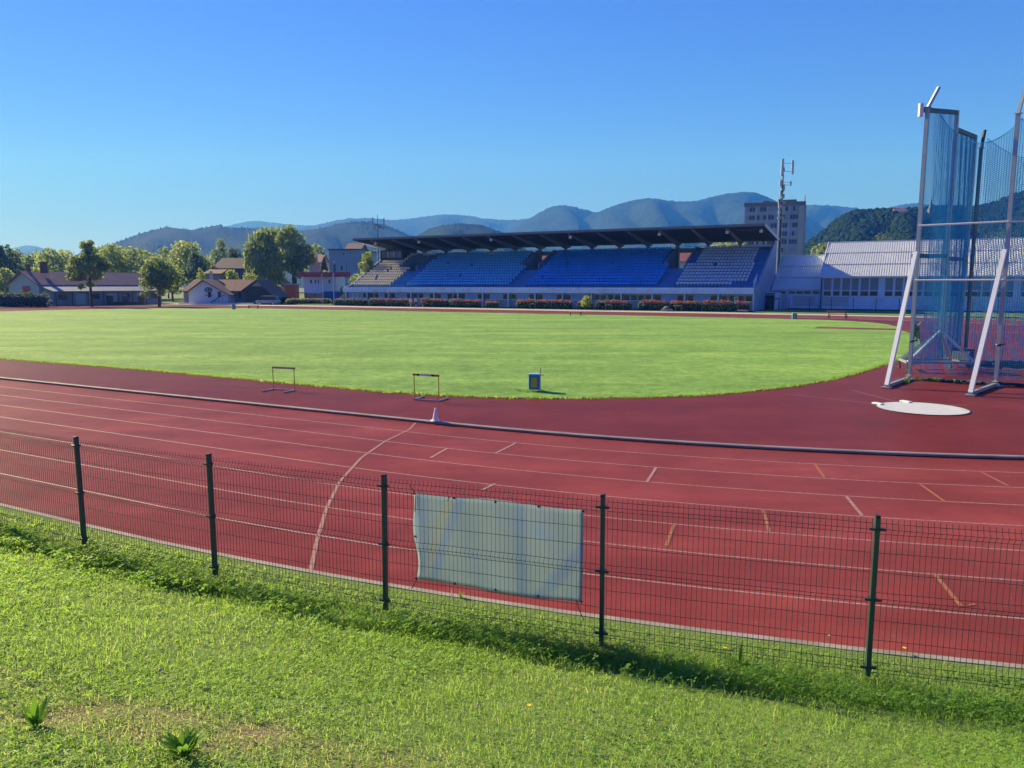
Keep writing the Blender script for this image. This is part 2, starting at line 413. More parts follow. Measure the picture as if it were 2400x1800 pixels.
def fringe():
    """short grass along the near lawn edge, leaning over the rubber"""
    pts = [(u, v) for u, v in EDGE if v < 0]; Vs = []; n_ = 0
    g_ = np.random.default_rng(5); E_ = np.array(pts); k_ = g_.integers(0, len(E_) - 1, 26000)
    a_ = g_.random(len(k_))[:, None]; q = E_[k_] * (1 - a_) + E_[np.minimum(k_ + 1, len(E_) - 1)] * a_
    ok = np.hypot(*(E_[np.minimum(k_ + 1, len(E_) - 1)] - E_[k_]).T) < 1; q = q[ok]
    q = q + g_.normal(0, .07, q.shape); x = CC.x + UX.x * q[:, 0] + NX.x * q[:, 1]; y = CC.y + UX.y * q[:, 0] + NX.y * q[:, 1]
    n_ = len(x); h = g_.uniform(.03, .10, n_); w_ = g_.uniform(.012, .03, n_); a = g_.uniform(0, 6.28, n_); l = g_.normal(0, .05, (n_, 2))
    V_ = np.stack([np.stack([x - np.cos(a) * w_, y - np.sin(a) * w_, np.full(n_, .0)], 1), np.stack([x + np.cos(a) * w_, y + np.sin(a) * w_, np.full(n_, .0)], 1), np.stack([x + l[:, 0], y + l[:, 1], h], 1)], 1).reshape(-1, 3)
    t_ = g_.random(n_) * .55; C_ = np.repeat(np.stack([t_, (g_.random(n_) < .10) * 1.0, t_, np.ones(n_)], 1), 3, 0)
    return V_, np.arange(len(V_)).reshape(-1, 3), C_
FRINGE = fringe()
def kerb_weeds():
    g_ = np.random.default_rng(15); n_ = 2600; u = g_.uniform(-34, -13, n_); keep = np.sin(u * 2.1) + np.sin(u * 5.3 + 1) + g_.normal(0, .6, n_) > .9; u = u[keep]; n_ = len(u)
    off = g_.normal(.10, .035, n_); a = np.where(u > 0, u / 36.44, 0); v = np.where(u > 0, -(36.44 - off) * np.cos(a), -36.44 + off); u = np.where(u > 0, (36.44 - off) * np.sin(a), u)
    x = CC.x + UX.x * u + NX.x * v; y = CC.y + UX.y * u + NX.y * v; h = g_.uniform(.03, .12, n_); w_ = g_.uniform(.006, .014, n_); b_ = g_.uniform(0, 6.28, n_); l = g_.normal(0, .06, (n_, 2))
    V_ = np.stack([np.stack([x - np.cos(b_) * w_, y - np.sin(b_) * w_, np.zeros(n_)], 1), np.stack([x + np.cos(b_) * w_, y + np.sin(b_) * w_, np.zeros(n_)], 1), np.stack([x + l[:, 0], y + l[:, 1], h], 1)], 1).reshape(-1, 3)
    t_ = g_.random(n_); return V_, np.arange(len(V_)).reshape(-1, 3), np.repeat(np.stack([t_, (g_.random(n_) < .5) * 1.0, t_, np.ones(n_)], 1), 3, 0)
KWEED = kerb_weeds()

# far side: paved strip before the stand, grass verge before the halls
pv = MB(); pv.add([tuple(W(u, v, -.03)) for u, v in ((-135, 46.6), (14, 46.6), (14, 51.5), (-10, 53.2), (-135, 53.2))], [(0, 1, 2, 3, 4)])
tag(pv.build('path', mat('pale_paving', (.40, .38, .34), .9, .2, .3), recalc=False), 'pale paved strip between track and stand', kind='structure')
vg = MB(); vg.add([tuple(W(u, v, -.02)) for u, v in ((-9, 53.6), (40, 51.6), (40, 71), (-9, 71.5))], [(0, 1, 2, 3)])
tag(vg.build('verge', mat('verge_grass', (.12, .20, .04), .95, .3, .6), recalc=False), 'strip of grass before the sports halls', kind='structure')

# ================================================================== bank the viewer stands on
FL = [(-5.92, 10.10), (-3.68, 9.01), (-1.39, 8.14), (.935, 7.40), (3.315, 6.63)]
def kerbpt(s, w):
    """s metres along the outer kerb from the start of the right bend (negative: along the straight), w metres outward"""
    r = 46.36 + w
    if s < 0: return W(s, -r)
    a = -PI / 2 + s / 46.36
    return W(r * math.cos(a), r * math.sin(a))
def hsh(x, y):
    return (math.sin(x * 1.7 + y * 2.3) + math.sin(x * 3.1 - y * 1.3 + 1) * .6 + math.sin(x * 6.3 + y * 5.1 + 2) * .35) / 1.95
def bank_z(w, x, y):
    d = w - .62
    if d < 0: z = .05 + .018 * d / .62
    else:
        e = d - .35; z = .05 + .285 * (math.sqrt(e * e + .05) + e) / 2 - .02
    z = min(z, 2.7) if z < 2.4 else 2.4 + .3 * (1 - math.exp(-(z - 2.4) / .3))
    return z + .022 * hsh(x, y) * min(1, max(.1, (w + .1)))
ws = [0, .1, .25, .4, .55, .7, .85, 1.0, 1.2, 1.4] + [1.4 + .22 * i for i in range(1, 32)] + [9, 10.5, 13, 18, 26]
ss = [-110, -90, -70, -55, -45, -38] + [-32 + .28 * i for i in range(200)] + [25, 28, 32, 38, 46]
V = []
for s in ss:
    for w in ws:
        q = kerbpt(s, w); V.append((q.x, q.y, bank_z(w, q.x, q.y)))
nw = len(ws); F = [(i * nw + j, i * nw + j + 1, (i + 1) * nw + j + 1, (i + 1) * nw + j) for i in range(len(ss) - 1) for j in range(nw - 1)]
F = [f[::-1] for f in F]
def bankmat():
    m, nt, b, out = nodes_of('bank_turf'); vec = coords(nt)
    c = ramp(nt, noise(nt, vec, 1.2, 6, .7), [(.3, (.09, .16, .025)), (.55, (.14, .23, .035)), (.75, (.22, .24, .08))])
    c = mixc(nt, .5, c, ramp(nt, noise(nt, vec, 60, 3, .7), [(.3, (.07, .13, .02)), (.7, (.21, .27, .07))]))
    at = N(nt, 'ShaderNodeAttribute', attribute_name='tint'); sp = N(nt, 'ShaderNodeSeparateColor'); nt.links.new(at.outputs['Color'], sp.inputs[0])
    c = mixc(nt, sp.outputs[0], c, ramp(nt, noise(nt, vec, 30, 5, .7), [(.3, (.12, .085, .045)), (.7, (.30, .23, .12))]))
    nt.links.new(c, b.inputs['Base Color']); b.inputs['Roughness'].default_value = 1; bump(nt, b, noise(nt, vec, 45, 3), .8, .04); return m
DRY = [P(170, 1720, 4.35), P(40, 1640, 4.9), P(480, 1770, 4.2), P(900, 1795, 4.0), P(640, 1740, 4.25), P(330, 1690, 4.5)]
def dry_np(x, y):
    d = np.zeros_like(x)
    for q, r, a in zip(DRY, (.45, .32, .45, .4, .4, .34), (1.15, .65, .9, .8, .7, .7)): d += a * np.exp(-((x - q.x) ** 2 + ((y - q.y) * 1.7) ** 2) / (r * r))
    return np.clip(d * (.65 + .5 * np.sin(x * 7 + y * 5) * np.sin(x * 4 - y * 9)), 0, 1)
VA = np.array(V); dr = dry_np(VA[:, 0], VA[:, 1])
bank = np_mesh('grass_bank', VA, np.array(F), bankmat(), col=np.stack([dr, dr, dr, np.ones_like(dr)], 1), smooth=True)
tag(bank, 'sloping grass bank the viewer stands on', kind='structure')
# ================================================================== grass blades and clover on the bank (near field)
def kerb_np(s, w):
    r = 46.36 + w; a = -PI / 2 + s / 46.36
    u = np.where(s < 0, s, r * np.cos(a)); v = np.where(s < 0, -r, r * np.sin(a))
    return CC.x + UX.x * u + NX.x * v, CC.y + UX.y * u + NX.y * v
def hsh_np(x, y): return (np.sin(x * 1.7 + y * 2.3) + np.sin(x * 3.1 - y * 1.3 + 1) * .6 + np.sin(x * 6.3 + y * 5.1 + 2) * .35) / 1.95
def bankz_np(w, x, y):
    d = w - .62; e = d - .35
    z = np.where(d < 0, .05 + .018 * d / .62, .05 + .285 * (np.sqrt(e * e + .05) + e) / 2 - .02)
    z = np.where(z < 2.4, z, 2.4 + .3 * (1 - np.exp(-(z - 2.4) / .3)))
    return z + .022 * hsh_np(x, y) * np.clip(w + .1, .1, 1)
def field(x, y, f, ph):
    """smooth pseudo-noise 0..1"""
    v = np.zeros_like(x); amp = 1; tot = 0
    for i in range(4):
        a1, a2 = 1.1 + ph + i * 2.1, 2.7 + ph * 1.7 + i * 1.3
        v += amp * np.sin((x * math.cos(a1) + y * math.sin(a1)) * f + ph * 5 + i) * np.sin((x * math.cos(a2) + y * math.sin(a2)) * f * 1.13 + ph * 3 + i * 2)
        tot += amp; amp *= .6; f *= 1.9
    return .5 + .5 * v / tot * 1.6
def seeds(n, w0, w1, s0=-17, s1=16):
    s = rng.uniform(s0, s1, n); w = rng.uniform(w0, w1, n); x, y = kerb_np(s, w)
    k = (y > 2.3) & (np.abs(x) < .74 * y + 1.3); return x[k], y[k], w[k]
def blades(n, w0, w1, hfun, name_w=.0042, dens=None):
    x, y, w = seeds(n, w0, w1)
    keep = rng.random(len(x)) < np.clip((5.2 / y) ** 1.1, .22, 1)
    if dens is not None: keep &= rng.random(len(x)) < dens(x, y, w)
    x, y, w = x[keep], y[keep], w[keep]; n = len(x)
    z = bankz_np(w, x, y); h = hfun(x, y, w) * rng.uniform(.55, 1.3, n)
    dry = dry_np(x, y); h *= 1 - .5 * dry; 
    far = np.clip(y / 5.0, 1, 2.2); wd_ = name_w * rng.uniform(.7, 1.5, n) * far
    a = rng.uniform(0, 2 * PI, n); la = rng.uniform(0, 2 * PI, n); lean = rng.uniform(.15, 1.25, n) * h
    dx, dy = np.cos(a) * wd_ / 2, np.sin(a) * wd_ / 2; lx, ly = np.cos(la) * lean, np.sin(la) * lean
    Vt = np.empty((n, 5, 3)); z0 = z - .012
    Vt[:, 0] = np.stack([x - dx, y - dy, z0], 1); Vt[:, 1] = np.stack([x + dx, y + dy, z0], 1)
    mx, my, mz = x + lx * .38, y + ly * .38, z + h * .62
    Vt[:, 2] = np.stack([mx + dx * .8, my + dy * .8, mz], 1); Vt[:, 3] = np.stack([mx - dx * .8, my - dy * .8, mz], 1)
    Vt[:, 4] = np.stack([x + lx, y + ly, z + h * (1.0 - .30 * lean / h)], 1)
    b_ = np.arange(n)[:, None] * 5
    Fq = np.concatenate([b_ + np.array([[0, 1, 2]]), b_ + np.array([[0, 2, 3]]), b_ + np.array([[3, 2, 4]])])
    tone = np.clip((field(x, y, 1.4, .4) - .25) * .9 + rng.uniform(0, .45, n), 0, 1)
    straw = (rng.random(n) < np.clip(.06 + .70 * dry + .10 * (field(x, y, 1.6, 2.2) > .62), 0, 1)).astype(float)
    C = np.stack([tone, straw, rng.random(n), np.ones(n)], 1)
    return Vt.reshape(-1, 3), Fq, np.repeat(C, 5, 0)
def clover(n, w0, w1, mask, h0=.034, size=.0085):
    x, y, w = seeds(n, w0, w1); k = rng.random(len(x)) < mask(x, y, w)
    x, y, w = x[k], y[k], w[k]; n = len(x); z = bankz_np(w, x, y) + h0 * rng.uniform(.5, 1.7, n)
    Vs = []; r = size * rng.uniform(.7, 1.5, n) * np.clip(y / 5.5, 1, 1.8); a0 = rng.uniform(0, 2 * PI, n)
    tx, ty = rng.uniform(-.3, .9, n), rng.uniform(-.9, .3, n)
    for j in range(3):
        a = a0 + j * 2 * PI / 3
        for rad, da in ((0.1, 0), (1.0, -.55), (1.55, 0), (1.0, .55)):
            ex, ey = np.cos(a + da) * r * rad, np.sin(a + da) * r * rad
            Vs.append(np.stack([x + ex, y + ey, z + ex * tx + ey * ty], 1))
    V_ = np.stack(Vs, 1).reshape(-1, 3); b_ = (np.arange(n * 3) * 4)[:, None]
    F_ = np.concatenate([b_ + np.array([[0, 1, 2]]), b_ + np.array([[0, 2, 3]])])
    C = np.stack([np.clip(.15 + .75 * rng.random(n), 0, 1), np.zeros(n), rng.random(n), np.ones(n)], 1)
    return V_, F_, np.repeat(C, 12, 0)
def turfleaf():
    m, nt, b, out = nodes_of('grass_blade')
    at = N(nt, 'ShaderNodeAttribute', attribute_name='tint'); sep = N(nt, 'ShaderNodeSeparateColor'); nt.links.new(at.outputs['Color'], sep.inputs[0])
    c = mixc(nt, sep.outputs[0], (.13, .30, .04), (.32, .53, .09)); c = mixc(nt, sep.outputs[1], c, (.60, .50, .27))
    nt.links.new(c, b.inputs['Base Color']); b.inputs['Roughness'].default_value = .5; b.inputs['Specular IOR Level'].default_value = .3
    tr = N(nt, 'ShaderNodeBsdfTranslucent'); nt.links.new(mixc(nt, .35, c, (.66, .88, .14)), tr.inputs['Color'])
    mx = N(nt, 'ShaderNodeMixShader'); mx.inputs[0].default_value = .58
    nt.links.new(b.outputs[0], mx.inputs[1]); nt.links.new(tr.outputs[0], mx.inputs[2]); nt.links.new(mx.outputs[0], out.inputs['Surface']); return m
M_turf = turfleaf()
hn = lambda x, y, w: .030 + .026 * field(x, y, 1.1, 1.3) + .05 * np.exp(-((w - 1.0 - .25 * (field(x, y, .8, 3.0) - .5)) / .33) ** 2) * np.clip(field(x, y, 1.3, .9) * 1.5, .35, 1)
dn = lambda x, y, w: np.clip((1 - .12 * dry_np(x, y)) * np.clip(w / .25, .15, 1), 0, 1)
sets = [blades(int(330000 * GRASS), .03, 6.6, hn, .0040, dn),
        blades(int(70000 * GRASS), .62, 1.55, lambda x, y, w: .055 + .075 * field(x, y, 1.3, .9), .0055, lambda x, y, w: field(x, y, 1.3, .9) * np.exp(-((w - 1.02) / .28) ** 2)),
        clover(int(330000 * GRASS), .2, 6.4, lambda x, y, w: np.clip(.22 + (field(x, y, .75, 5.1) - .46) * 3.0, .16, .9) * (1 - dry_np(x, y)) * np.clip((7.0 / y) ** 1.2, .2, 1))]
def tone(t_, k): t_[2][:, 0] *= k; return t_
sets += [tone(clover(int(60000 * GRASS), .62, 1.45, lambda x, y, w: np.exp(-((w - 1.02) / .27) ** 2) * np.clip((field(x, y, 1.9, 7.7) - .32) * 2.2, .05, .85), h0=.085, size=.013), .25),  # darkened clover tint deepens the shadow band along the fence
         tone(clover(int(26000 * GRASS), 1.2, 6.2, lambda x, y, w: (field(x, y, 1.5, 9.3) > .66) * .8 * (1 - dry_np(x, y)), h0=.060, size=.013), .5),
         blades(int(60000 * GRASS), 1.2, 6.4, lambda x, y, w: .07 + .05 * field(x, y, 2.3, 4.4), .0046, lambda x, y, w: np.clip((field(x, y, 2.1, 4.9) - .60) * 5, 0, 1) * (1 - .7 * dry_np(x, y)))]
Vs, Fs, Cs = [], [], []; o_ = 0
for a, b_, c in sets: Vs.append(a); Fs.append(b_ + o_); Cs.append(c); o_ += len(a)
gr = np_mesh('grass', np.concatenate(Vs), np.concatenate(Fs), M_turf, col=np.concatenate(Cs))
tag(gr, 'uncut grass and clover with straw patches covering the bank', kind='stuff', cat=None)

# broad-leaved weeds, flowers
np_mesh('lawn_fringe', FRINGE[0], FRINGE[1], M_turf, col=FRINGE[2])['kind'] = 'stuff'
COL.objects[-1]['label'] = 'short ragged grass along the near edge of the infield lawn'
tag(np_mesh('kerb_weeds', KWEED[0], KWEED[1], M_turf, col=KWEED[2]), 'dry weeds sprouting along the silver kerb', kind='stuff')
M_weed = leafmat('weed_leaf', (.10, .24, .03), (.24, .42, .05), .5)
def leaf_strip(mb_v, mb_f, mb_c, base, ang, length, width, rise, droop, tint):
    n = 6; o_ = len(mb_v)
    d_ = Vector((math.cos(ang), math.sin(ang), 0)); s_ = Vector((-d_.y, d_.x, 0))
    for i in range(n):
        t_ = i / (n - 1); w_ = width * math.sin(PI * min(1, .12 + t_ * .88)) * .5 + .002
        c_ = Vector(base) + d_ * length * t_ * math.cos(rise) + Vector((0, 0, length * (t_ * math.sin(rise) - droop * t_ * t_)))
        mb_v += [c_ - s_ * w_ + Vector((0, 0, w_ * .35)), c_, c_ + s_ * w_ + Vector((0, 0, w_ * .35))]
    for i in range(n - 1):
        for j in (0, 1): mb_f.append((o_ + 3 * i + j, o_ + 3 * i + j + 1, o_ + 3 * i + 4 + j, o_ + 3 * i + 3 + j))
    mb_c += [(tint, 0, 0, 1)] * (3 * n)
def gz_at(x, y):
    # ground height on the bank under (x, y): search the kerb offset
    r = Vector((x, y, 0)) - CC; u, v = r.dot(UX), r.dot(NX)
    w = (-v - 46.36) if u < 0 else math.hypot(u, v) - 46.36
    return bank_z(w, x, y), w
def on_bank(px, py):
    lo, hi = 1.5, 14.0
    for _ in range(40):
        md = (lo + hi) / 2; q = P(px, py, md)
        if q.z > gz_at(q.x, q.y)[0]: lo = md
        else: hi = md
    q = P(px, py, lo); return Vector((q.x, q.y, gz_at(q.x, q.y)[0]))
def weed(name, label, loc, nl, L, Wd, rise, grp='broad leaved weeds on the bank'):
    v_, f_, c_ = [], [], []
    for i in range(nl):
        leaf_strip(v_, f_, c_, (random.uniform(-.012, .012), random.uniform(-.012, .012), -.01), 2 * PI * i / nl + random.uniform(-.4, .4), L * random.uniform(.6, 1.15), Wd * random.uniform(.75, 1.2), rise + random.uniform(-.25, .25), random.uniform(.05, .35), random.random())
    o = np_mesh(name, np.array(v_), np.array(f_), M_weed, col=np.array(c_)); o.location = loc
    return tag(o, label, 'weed', grp)
weed('plantain_weed', 'upright broad leaved weed beside the bare straw patch', on_bank(88, 1703), 20, .19, .028, 1.15)
weed('plantain_weed', 'bushy broad leaved weed at the bottom edge, larger of the two', on_bank(432, 1772), 36, .20, .032, .95)
weed('grass_tuft', 'tall grass tuft under the banner by the pale edging', on_bank(1080, 1400), 9, .16, .010, 1.2, None)
weed('grass_tuft', 'drooping weed beside the second fence post', on_bank(550, 1395), 13, .26, .02, .9, None)
weed('thistle_weed', 'leafy weed clump left of the rightmost green post, beside the edging', on_bank(1735, 1555), 12, .28, .03, .7, None)
M_pet = {'pink': mat('pink_petal', (.85, .34, .52), .7), 'yellow': mat('yellow_petal', (.85, .58, .02), .6)}
def flower(name, label, px, py, colr, h=.07, r=.011, grp=None):
    q = on_bank(px, py); t_ = thing(name, label, 'flower', q, 0, grp)
    s_ = MB(); s_.tube([(0, 0, -.01), (.004, 0, h * .6), (.008, .002, h)], .0016, 5); s_.build('stem', M_weed, t_)
    f_ = MB()
    if colr == 'pink':
        f_.lathe([(.001, h - .006), (r, h), (r * 1.1, h + r * .8), (r * .6, h + r * 1.7), (.001, h + r * 2)], 10, (.008, .002, 0))
    else:
        for i in range(13):
            a = 2 * PI * i / 13; f_.bar((.008, .002, h), (.008 + math.cos(a) * r * 1.7, .002 + math.sin(a) * r * 1.7, h + .004), .006, .0015)
    f_.build('bloom', M_pet[colr], t_)
flower('clover_flower', 'pale pink clover bloom in the lighter grass above the straw patch', 373, 1592, 'pink', .06, .012, 'clover blooms')
flower('clover_flower', 'deep pink clover bloom near the yellow dandelion', 1118, 1668, 'pink', .05, .009, 'clover blooms')
flower('dandelion', 'yellow dandelion in the open grass near the pink clover bloom', 1237, 1668, 'yellow', .05, .010, 'dandelions')
flower('dandelion', 'yellow dandelion by the edging right of the rightmost green post', 2117, 1532, 'yellow', .06, .011, 'dandelions')
flower('dandelion', 'yellow dandelion by the edging left of the rightmost green post', 1941, 1502, 'yellow', .06, .009, 'dandelions')
flower('dandelion', 'yellow dandelion in tall grass right of the fourth fence post', 1697, 1534, 'yellow', .07, .011, 'dandelions')

# ================================================================== mesh fence
spostz = .05
def fs(i):  # fence posts every 2.5 m along the curve
    q = [(-5.92 - 2.2 * 2, 0), ][0]
def fence_pt(k): return Vector((FX[k][0], FX[k][1], FX[k][2]))
s_of = lambda u, v: (u if u < 0 else (math.atan2(v, u) + PI / 2) * 46.36)
FX = []
s5 = s_of(10.71, -45.74)
for k in range(-1, 8):
    s = s5 + (k - 5) * 2.5 * 46.36 / 46.98; q = kerbpt(s, .62); FX.append((q.x, q.y, bank_z(.62, q.x, q.y)))
fence = thing('mesh_fence', 'dark green welded mesh fence running along the grass bank', 'fence', FX[5], 0)
f0 = Vector(FX[5])
def fold(z):
    """panel bows outward in three V folds"""
    for c in (.10, .78, 1.44):
        if abs(z - c) < .05: return .034 * (1 - abs(z - c) / .05)
    return 0
zv = [.0, .05, .10, .15, .40, .58, .73, .78, .83, 1.05, 1.22, 1.39, 1.44, 1.49, 1.53]
hz_ = [.05, .10, .15, .37, .56, .73, .78, .83, 1.02, 1.21, 1.39, 1.44, 1.49]
for i in range(len(FX) - 1):
    a, b_ = Vector(FX[i]) - f0, Vector(FX[i + 1]) - f0; dv = b_ - a; L = dv.length; t_ = Vector((dv.x, dv.y, 0)).normalized(); nn = Vector((t_.y, -t_.x, 0))
    a = a + t_ * .035 + nn * -.036; b_ = b_ - t_ * .035 + nn * -.036; dv = b_ - a; nW = 50; mb = MB()
    for k in range(nW):
        q = a + dv * (k / (nW - 1)); pts = [q + nn * fold(z) + Vector((0, 0, z + .02)) for z in zv]
        mb.tube(pts, .0026, 4)
    for z in hz_:
        mb.tube([a + dv * (k / 6) + nn * (fold(z) + .004) + Vector((0, 0, z + .02 + random.uniform(-.004, .004))) for k in range(7)], .0029, 4)
    mb.build('mesh_panel', M_greenwire, fence)
M_clip = mat('clamp_plastic', (.02, .045, .04), .4)
for i, q in enumerate(FX):
    q = Vector(q) - f0; a = Vector(FX[min(i + 1, len(FX) - 1)]) - Vector(FX[max(i - 1, 0)]); rz = math.atan2(a.y, a.x) + random.uniform(-.03, .03)
    mb = MB(); mb.box((0, 0, .72), (.042, .062, 1.72)); po = mb.build('post', M_green, fence, bevel=.006); po.location = q; po.rotation_euler = (random.uniform(-.008, .008), random.uniform(-.008, .008), rz)
    mb = MB(); mb.box((0, 0, 1.588), (.048, .068, .022), top=.8); mb.build('post_cap', M_black, po, bevel=.004)
    for z in (.14, .80, 1.47):
        mb = MB(); mb.box((0, 0, z), (.056, .076, .028)); mb.box((.045, -.02, z), (.05, .03, .022)); mb.box((-.045, -.02, z), (.05, .03, .022))
        mb.box((0, .048, z), (.02, .02, .02)); mb.build('clamp', M_clip, po, bevel=.003)

# ================================================================== banner tied to the track side of the fence
def bannermat():
    m, nt, b, out = nodes_of('banner_back'); t_ = N(nt, 'ShaderNodeTexCoord'); uvv = N(nt, 'ShaderNodeMapping'); nt.links.new(t_.outputs['UV'], uvv.inputs['Vector'])
    sp = N(nt, 'ShaderNodeSeparateXYZ'); nt.links.new(uvv.outputs[0], sp.inputs[0])
    def stripe(x_at, slope, half, soft):
        # distance from the slanted line x = x_at + slope * y
        ml = N(nt, 'ShaderNodeMath', operation='MULTIPLY_ADD'); nt.links.new(sp.outputs[1], ml.inputs[0]); ml.inputs[1].default_value = -slope; ml.inputs[2].default_value = -x_at
        ad = N(nt, 'ShaderNodeMath', operation='ADD'); nt.links.new(sp.outputs[0], ad.inputs[0]); nt.links.new(ml.outputs[0], ad.inputs[1])
        ab = N(nt, 'ShaderNodeMath', operation='ABSOLUTE'); nt.links.new(ad.outputs[0], ab.inputs[0])
        mr = N(nt, 'ShaderNodeMapRange', interpolation_type='SMOOTHSTEP'); nt.links.new(ab.outputs[0], mr.inputs[0]); mr.inputs[1].default_value = half; mr.inputs[2].default_value = half + soft; mr.inputs[3].default_value = 1; mr.inputs[4].default_value = 0
        return mr.outputs[0]
    n1 = noise(nt, coords(nt, 'UV', (3, 2, 1)), 1.0, 3)
    c = ramp(nt, n1, [(.3, (.50, .62, .60)), (.55, (.56, .66, .65)), (.72, (.48, .62, .76))])
    def lay(c, fac, colr, k):
        f = N(nt, 'ShaderNodeMath', operation='MULTIPLY'); nt.links.new(fac, f.inputs[0]); f.inputs[1].default_value = k; return mixc(nt, f.outputs[0], c, colr)
    c = lay(c, stripe(.045, .185, .012, .02), (.66, .64, .44), .5)
    c = lay(c, stripe(.095, .20, .014, .025), (.36, .52, .78), .5)
    c = lay(c, stripe(.02, .02, .02, .06), (.34, .50, .76), .4)
    c = lay(c, stripe(.76, .42, .02, .05), (.16, .33, .70), .35)
    c = lay(c, stripe(.66, -.02, .015, .03), (.2, .36, .66), .3)
    nt.links.new(c, b.inputs['Base Color']); b.inputs['Roughness'].default_value = .55
    bump(nt, b, noise(nt, coords(nt, 'UV', (60, 40, 1)), 1, 2), .1, .01)
    tr = N(nt, 'ShaderNodeBsdfTranslucent'); nt.links.new(mixc(nt, .35, c, (.85, .92, .92)), tr.inputs['Color']); mx = N(nt, 'ShaderNodeMixShader'); mx.inputs[0].default_value = .62
    nt.links.new(b.outputs[0], mx.inputs[1]); nt.links.new(tr.outputs[0], mx.inputs[2]); nt.links.new(mx.outputs[0], out.inputs['Surface']); return m
pa, pb = Vector(FX[3 + 1 - 1]), Vector(FX[4])
pa, pb = Vector(FX[3]), Vector(FX[4])
pa, pb = Vector(FX[4]), Vector(FX[5]); tv = (pb - pa); tv.z = 0; tv.normalize(); nn = Vector((tv.y, -tv.x, 0))
B0 = pa + tv * .34 + nn * -.085; BW, BZ0, BZ1 = 1.93, .40, 1.40
bn = thing('banner', 'faded grey green back of a banner tied to the mesh fence', 'banner', B0 + Vector((0, 0, BZ0)), math.atan2(tv.y, tv.x))
nx, ny = 40, 20; V = []; UVs = []
for j in range(ny + 1):
    for i in range(nx + 1):
        a, c = i / nx, j / ny
        x = BW * a + (.012 * math.sin(c * 9) + .016 * math.sin(c * 4 + 1)) * (1 - a) ** 6
        z = (BZ1 - BZ0) * c + .009 * math.sin(a * 7 + .4) * (1 - c) ** 2 - .03 * (1 - c) * math.sin(a * PI) * .5 - .012 * math.sin(a * PI * 3) * c ** 3
        y = .004 * math.sin(a * 23 + c * 3) + .006 * math.sin(a * 6 + c * 5) + (.02 if a < .02 else 0) * math.sin(c * 8)
        V.append((x, y, z)); UVs.append((a, c))
F = [(j * (nx + 1) + i, j * (nx + 1) + i + 1, (j + 1) * (nx + 1) + i + 1, (j + 1) * (nx + 1) + i) for j in range(ny) for i in range(nx)]
o = np_mesh('sheet', np.array(V), np.array(F), bannermat(), bn, smooth=True)
uvl = o.data.uv_layers.new(name='UVMap'); li = np.empty(len(o.data.loops), dtype=np.int32); o.data.loops.foreach_get('vertex_index', li)
uvl.data.foreach_set('uv', np.array(UVs, dtype=np.float32)[li].ravel())
sm = o.modifiers.new('thickness', 'SOLIDIFY'); sm.thickness = .0025
mb = MB()
for a, c in ((0.005, 0), (.995, 0), (0.003, .5)) + tuple((i / 4, 1) for i in range(5)) + tuple((i / 4, 0) for i in (1, 2, 3)):
    x, z = BW * a, (BZ1 - BZ0) * c * .975 + .012; mb = MB(); mb.tube([(x, -.012, z), (x, .012, z)], .011, 10); mb.build('eyelet', M_darksteel, bn)

for pts in ([(.02, 0, .98), (.0, -.05, 1.06), (-.02, -.06, 1.10)], [(.02, -.01, .97), (.035, -.05, .83), (.03, -.05, .80)], [(1.87, 0, .02), (1.90, -.03, -.06), (1.96, -.05, -.16)], [(.02, 0, .01), (-.0, -.03, -.05), (-.03, -.05, -.10)], [(.44, -.01, .985), (.45, -.05, 1.01), (.43, -.05, .96)]):
    mb = MB(); mb.tube(pts, .0045, 5); mb.build('cable_tie', M_black, bn)
mb = MB(); mb.tube([(.46, -.02, -.02), (.455, -.03, -.10), (.47, -.025, -.17), (.475, -.02, -.20)], .005, 5); mb.build('white_cord', M_white, bn)

# ================================================================== hurdles, cone, bin
M_hrail = mat('hurdle_white', (.62, .66, .70), .5, .1, 5)
def hurdle(name, label, loc, rz, w=1.02, h=.80, foot=.62, cat='hurdle', grp='hurdles on the near apron', m1=None, m2=None, old=False):
    """w wide along local x, feet reaching to +y"""
    t_ = thing(name, label, cat, loc, rz, grp); m1 = m1 or M_yellow
    for sx in (-1, 1):
        mb = MB(); mb.tube([(sx * w * .46, 0, .03), (sx * w * .46, 0, h - .02)], .015, 8); mb.build('upright', m1, t_, smooth=False)
        mb = MB(); mb.bar((sx * w * .46, -.03, .03), (sx * w * .46, foot, .03), .045, .035); mb.box((sx * w * .46, foot - .06, .035), (.06, .12, .05)); mb.build('foot', m2 or M_darksteel, t_, bevel=.004)
    mb = MB(); mb.bar((-w * .46, 0, .03), (w * .46, 0, .03), .03, .03); mb.build('base_bar', m2 or M_darksteel, t_)
    mb = MB(); mb.box((0, -.02, h), (w, .02, .07)); cr = mb.build('crossbar', m1 if not old else mat('old_bar', (.42, .36, .25), .7, .3, 6, dirt=((.1, .09, .05), .6)), t_, bevel=.004)
    if not old:
        mb = MB(); mb.box((-.02 * w, -.0325, h), (w * .44, .004, .066)); mb.build('white_band', M_hrail, cr)
        for x in (-.27, .27): mb = MB(); mb.box(((x - .01) * w, -.0325, h), (w * .10, .005, .066)); mb.build('black_band', M_black, cr)
    else:
        for x, q in ((-.32, .07), (.24, .07), (-.02, .12)): mb = MB(); mb.box((x * w, -.0325, h), (w * q, .005, .066)); mb.build('black_band', M_black, cr)
    return t_
v1 = Vector((-8.61, 26.76, 0)); v2 = Vector((-7.62, 26.40, 0)); dd = v2 - v1
hurdle('hurdle', 'rusty yellow hurdle standing farther left on the dark apron', (v1 + v2) / 2, math.atan2(dd.y, dd.x) + PI, .98, .80, .60, m2=M_galv, old=True)
v1 = Vector((-3.20, 24.30, 0)); v2 = Vector((-2.33, 23.93, 0)); dd = v2 - v1
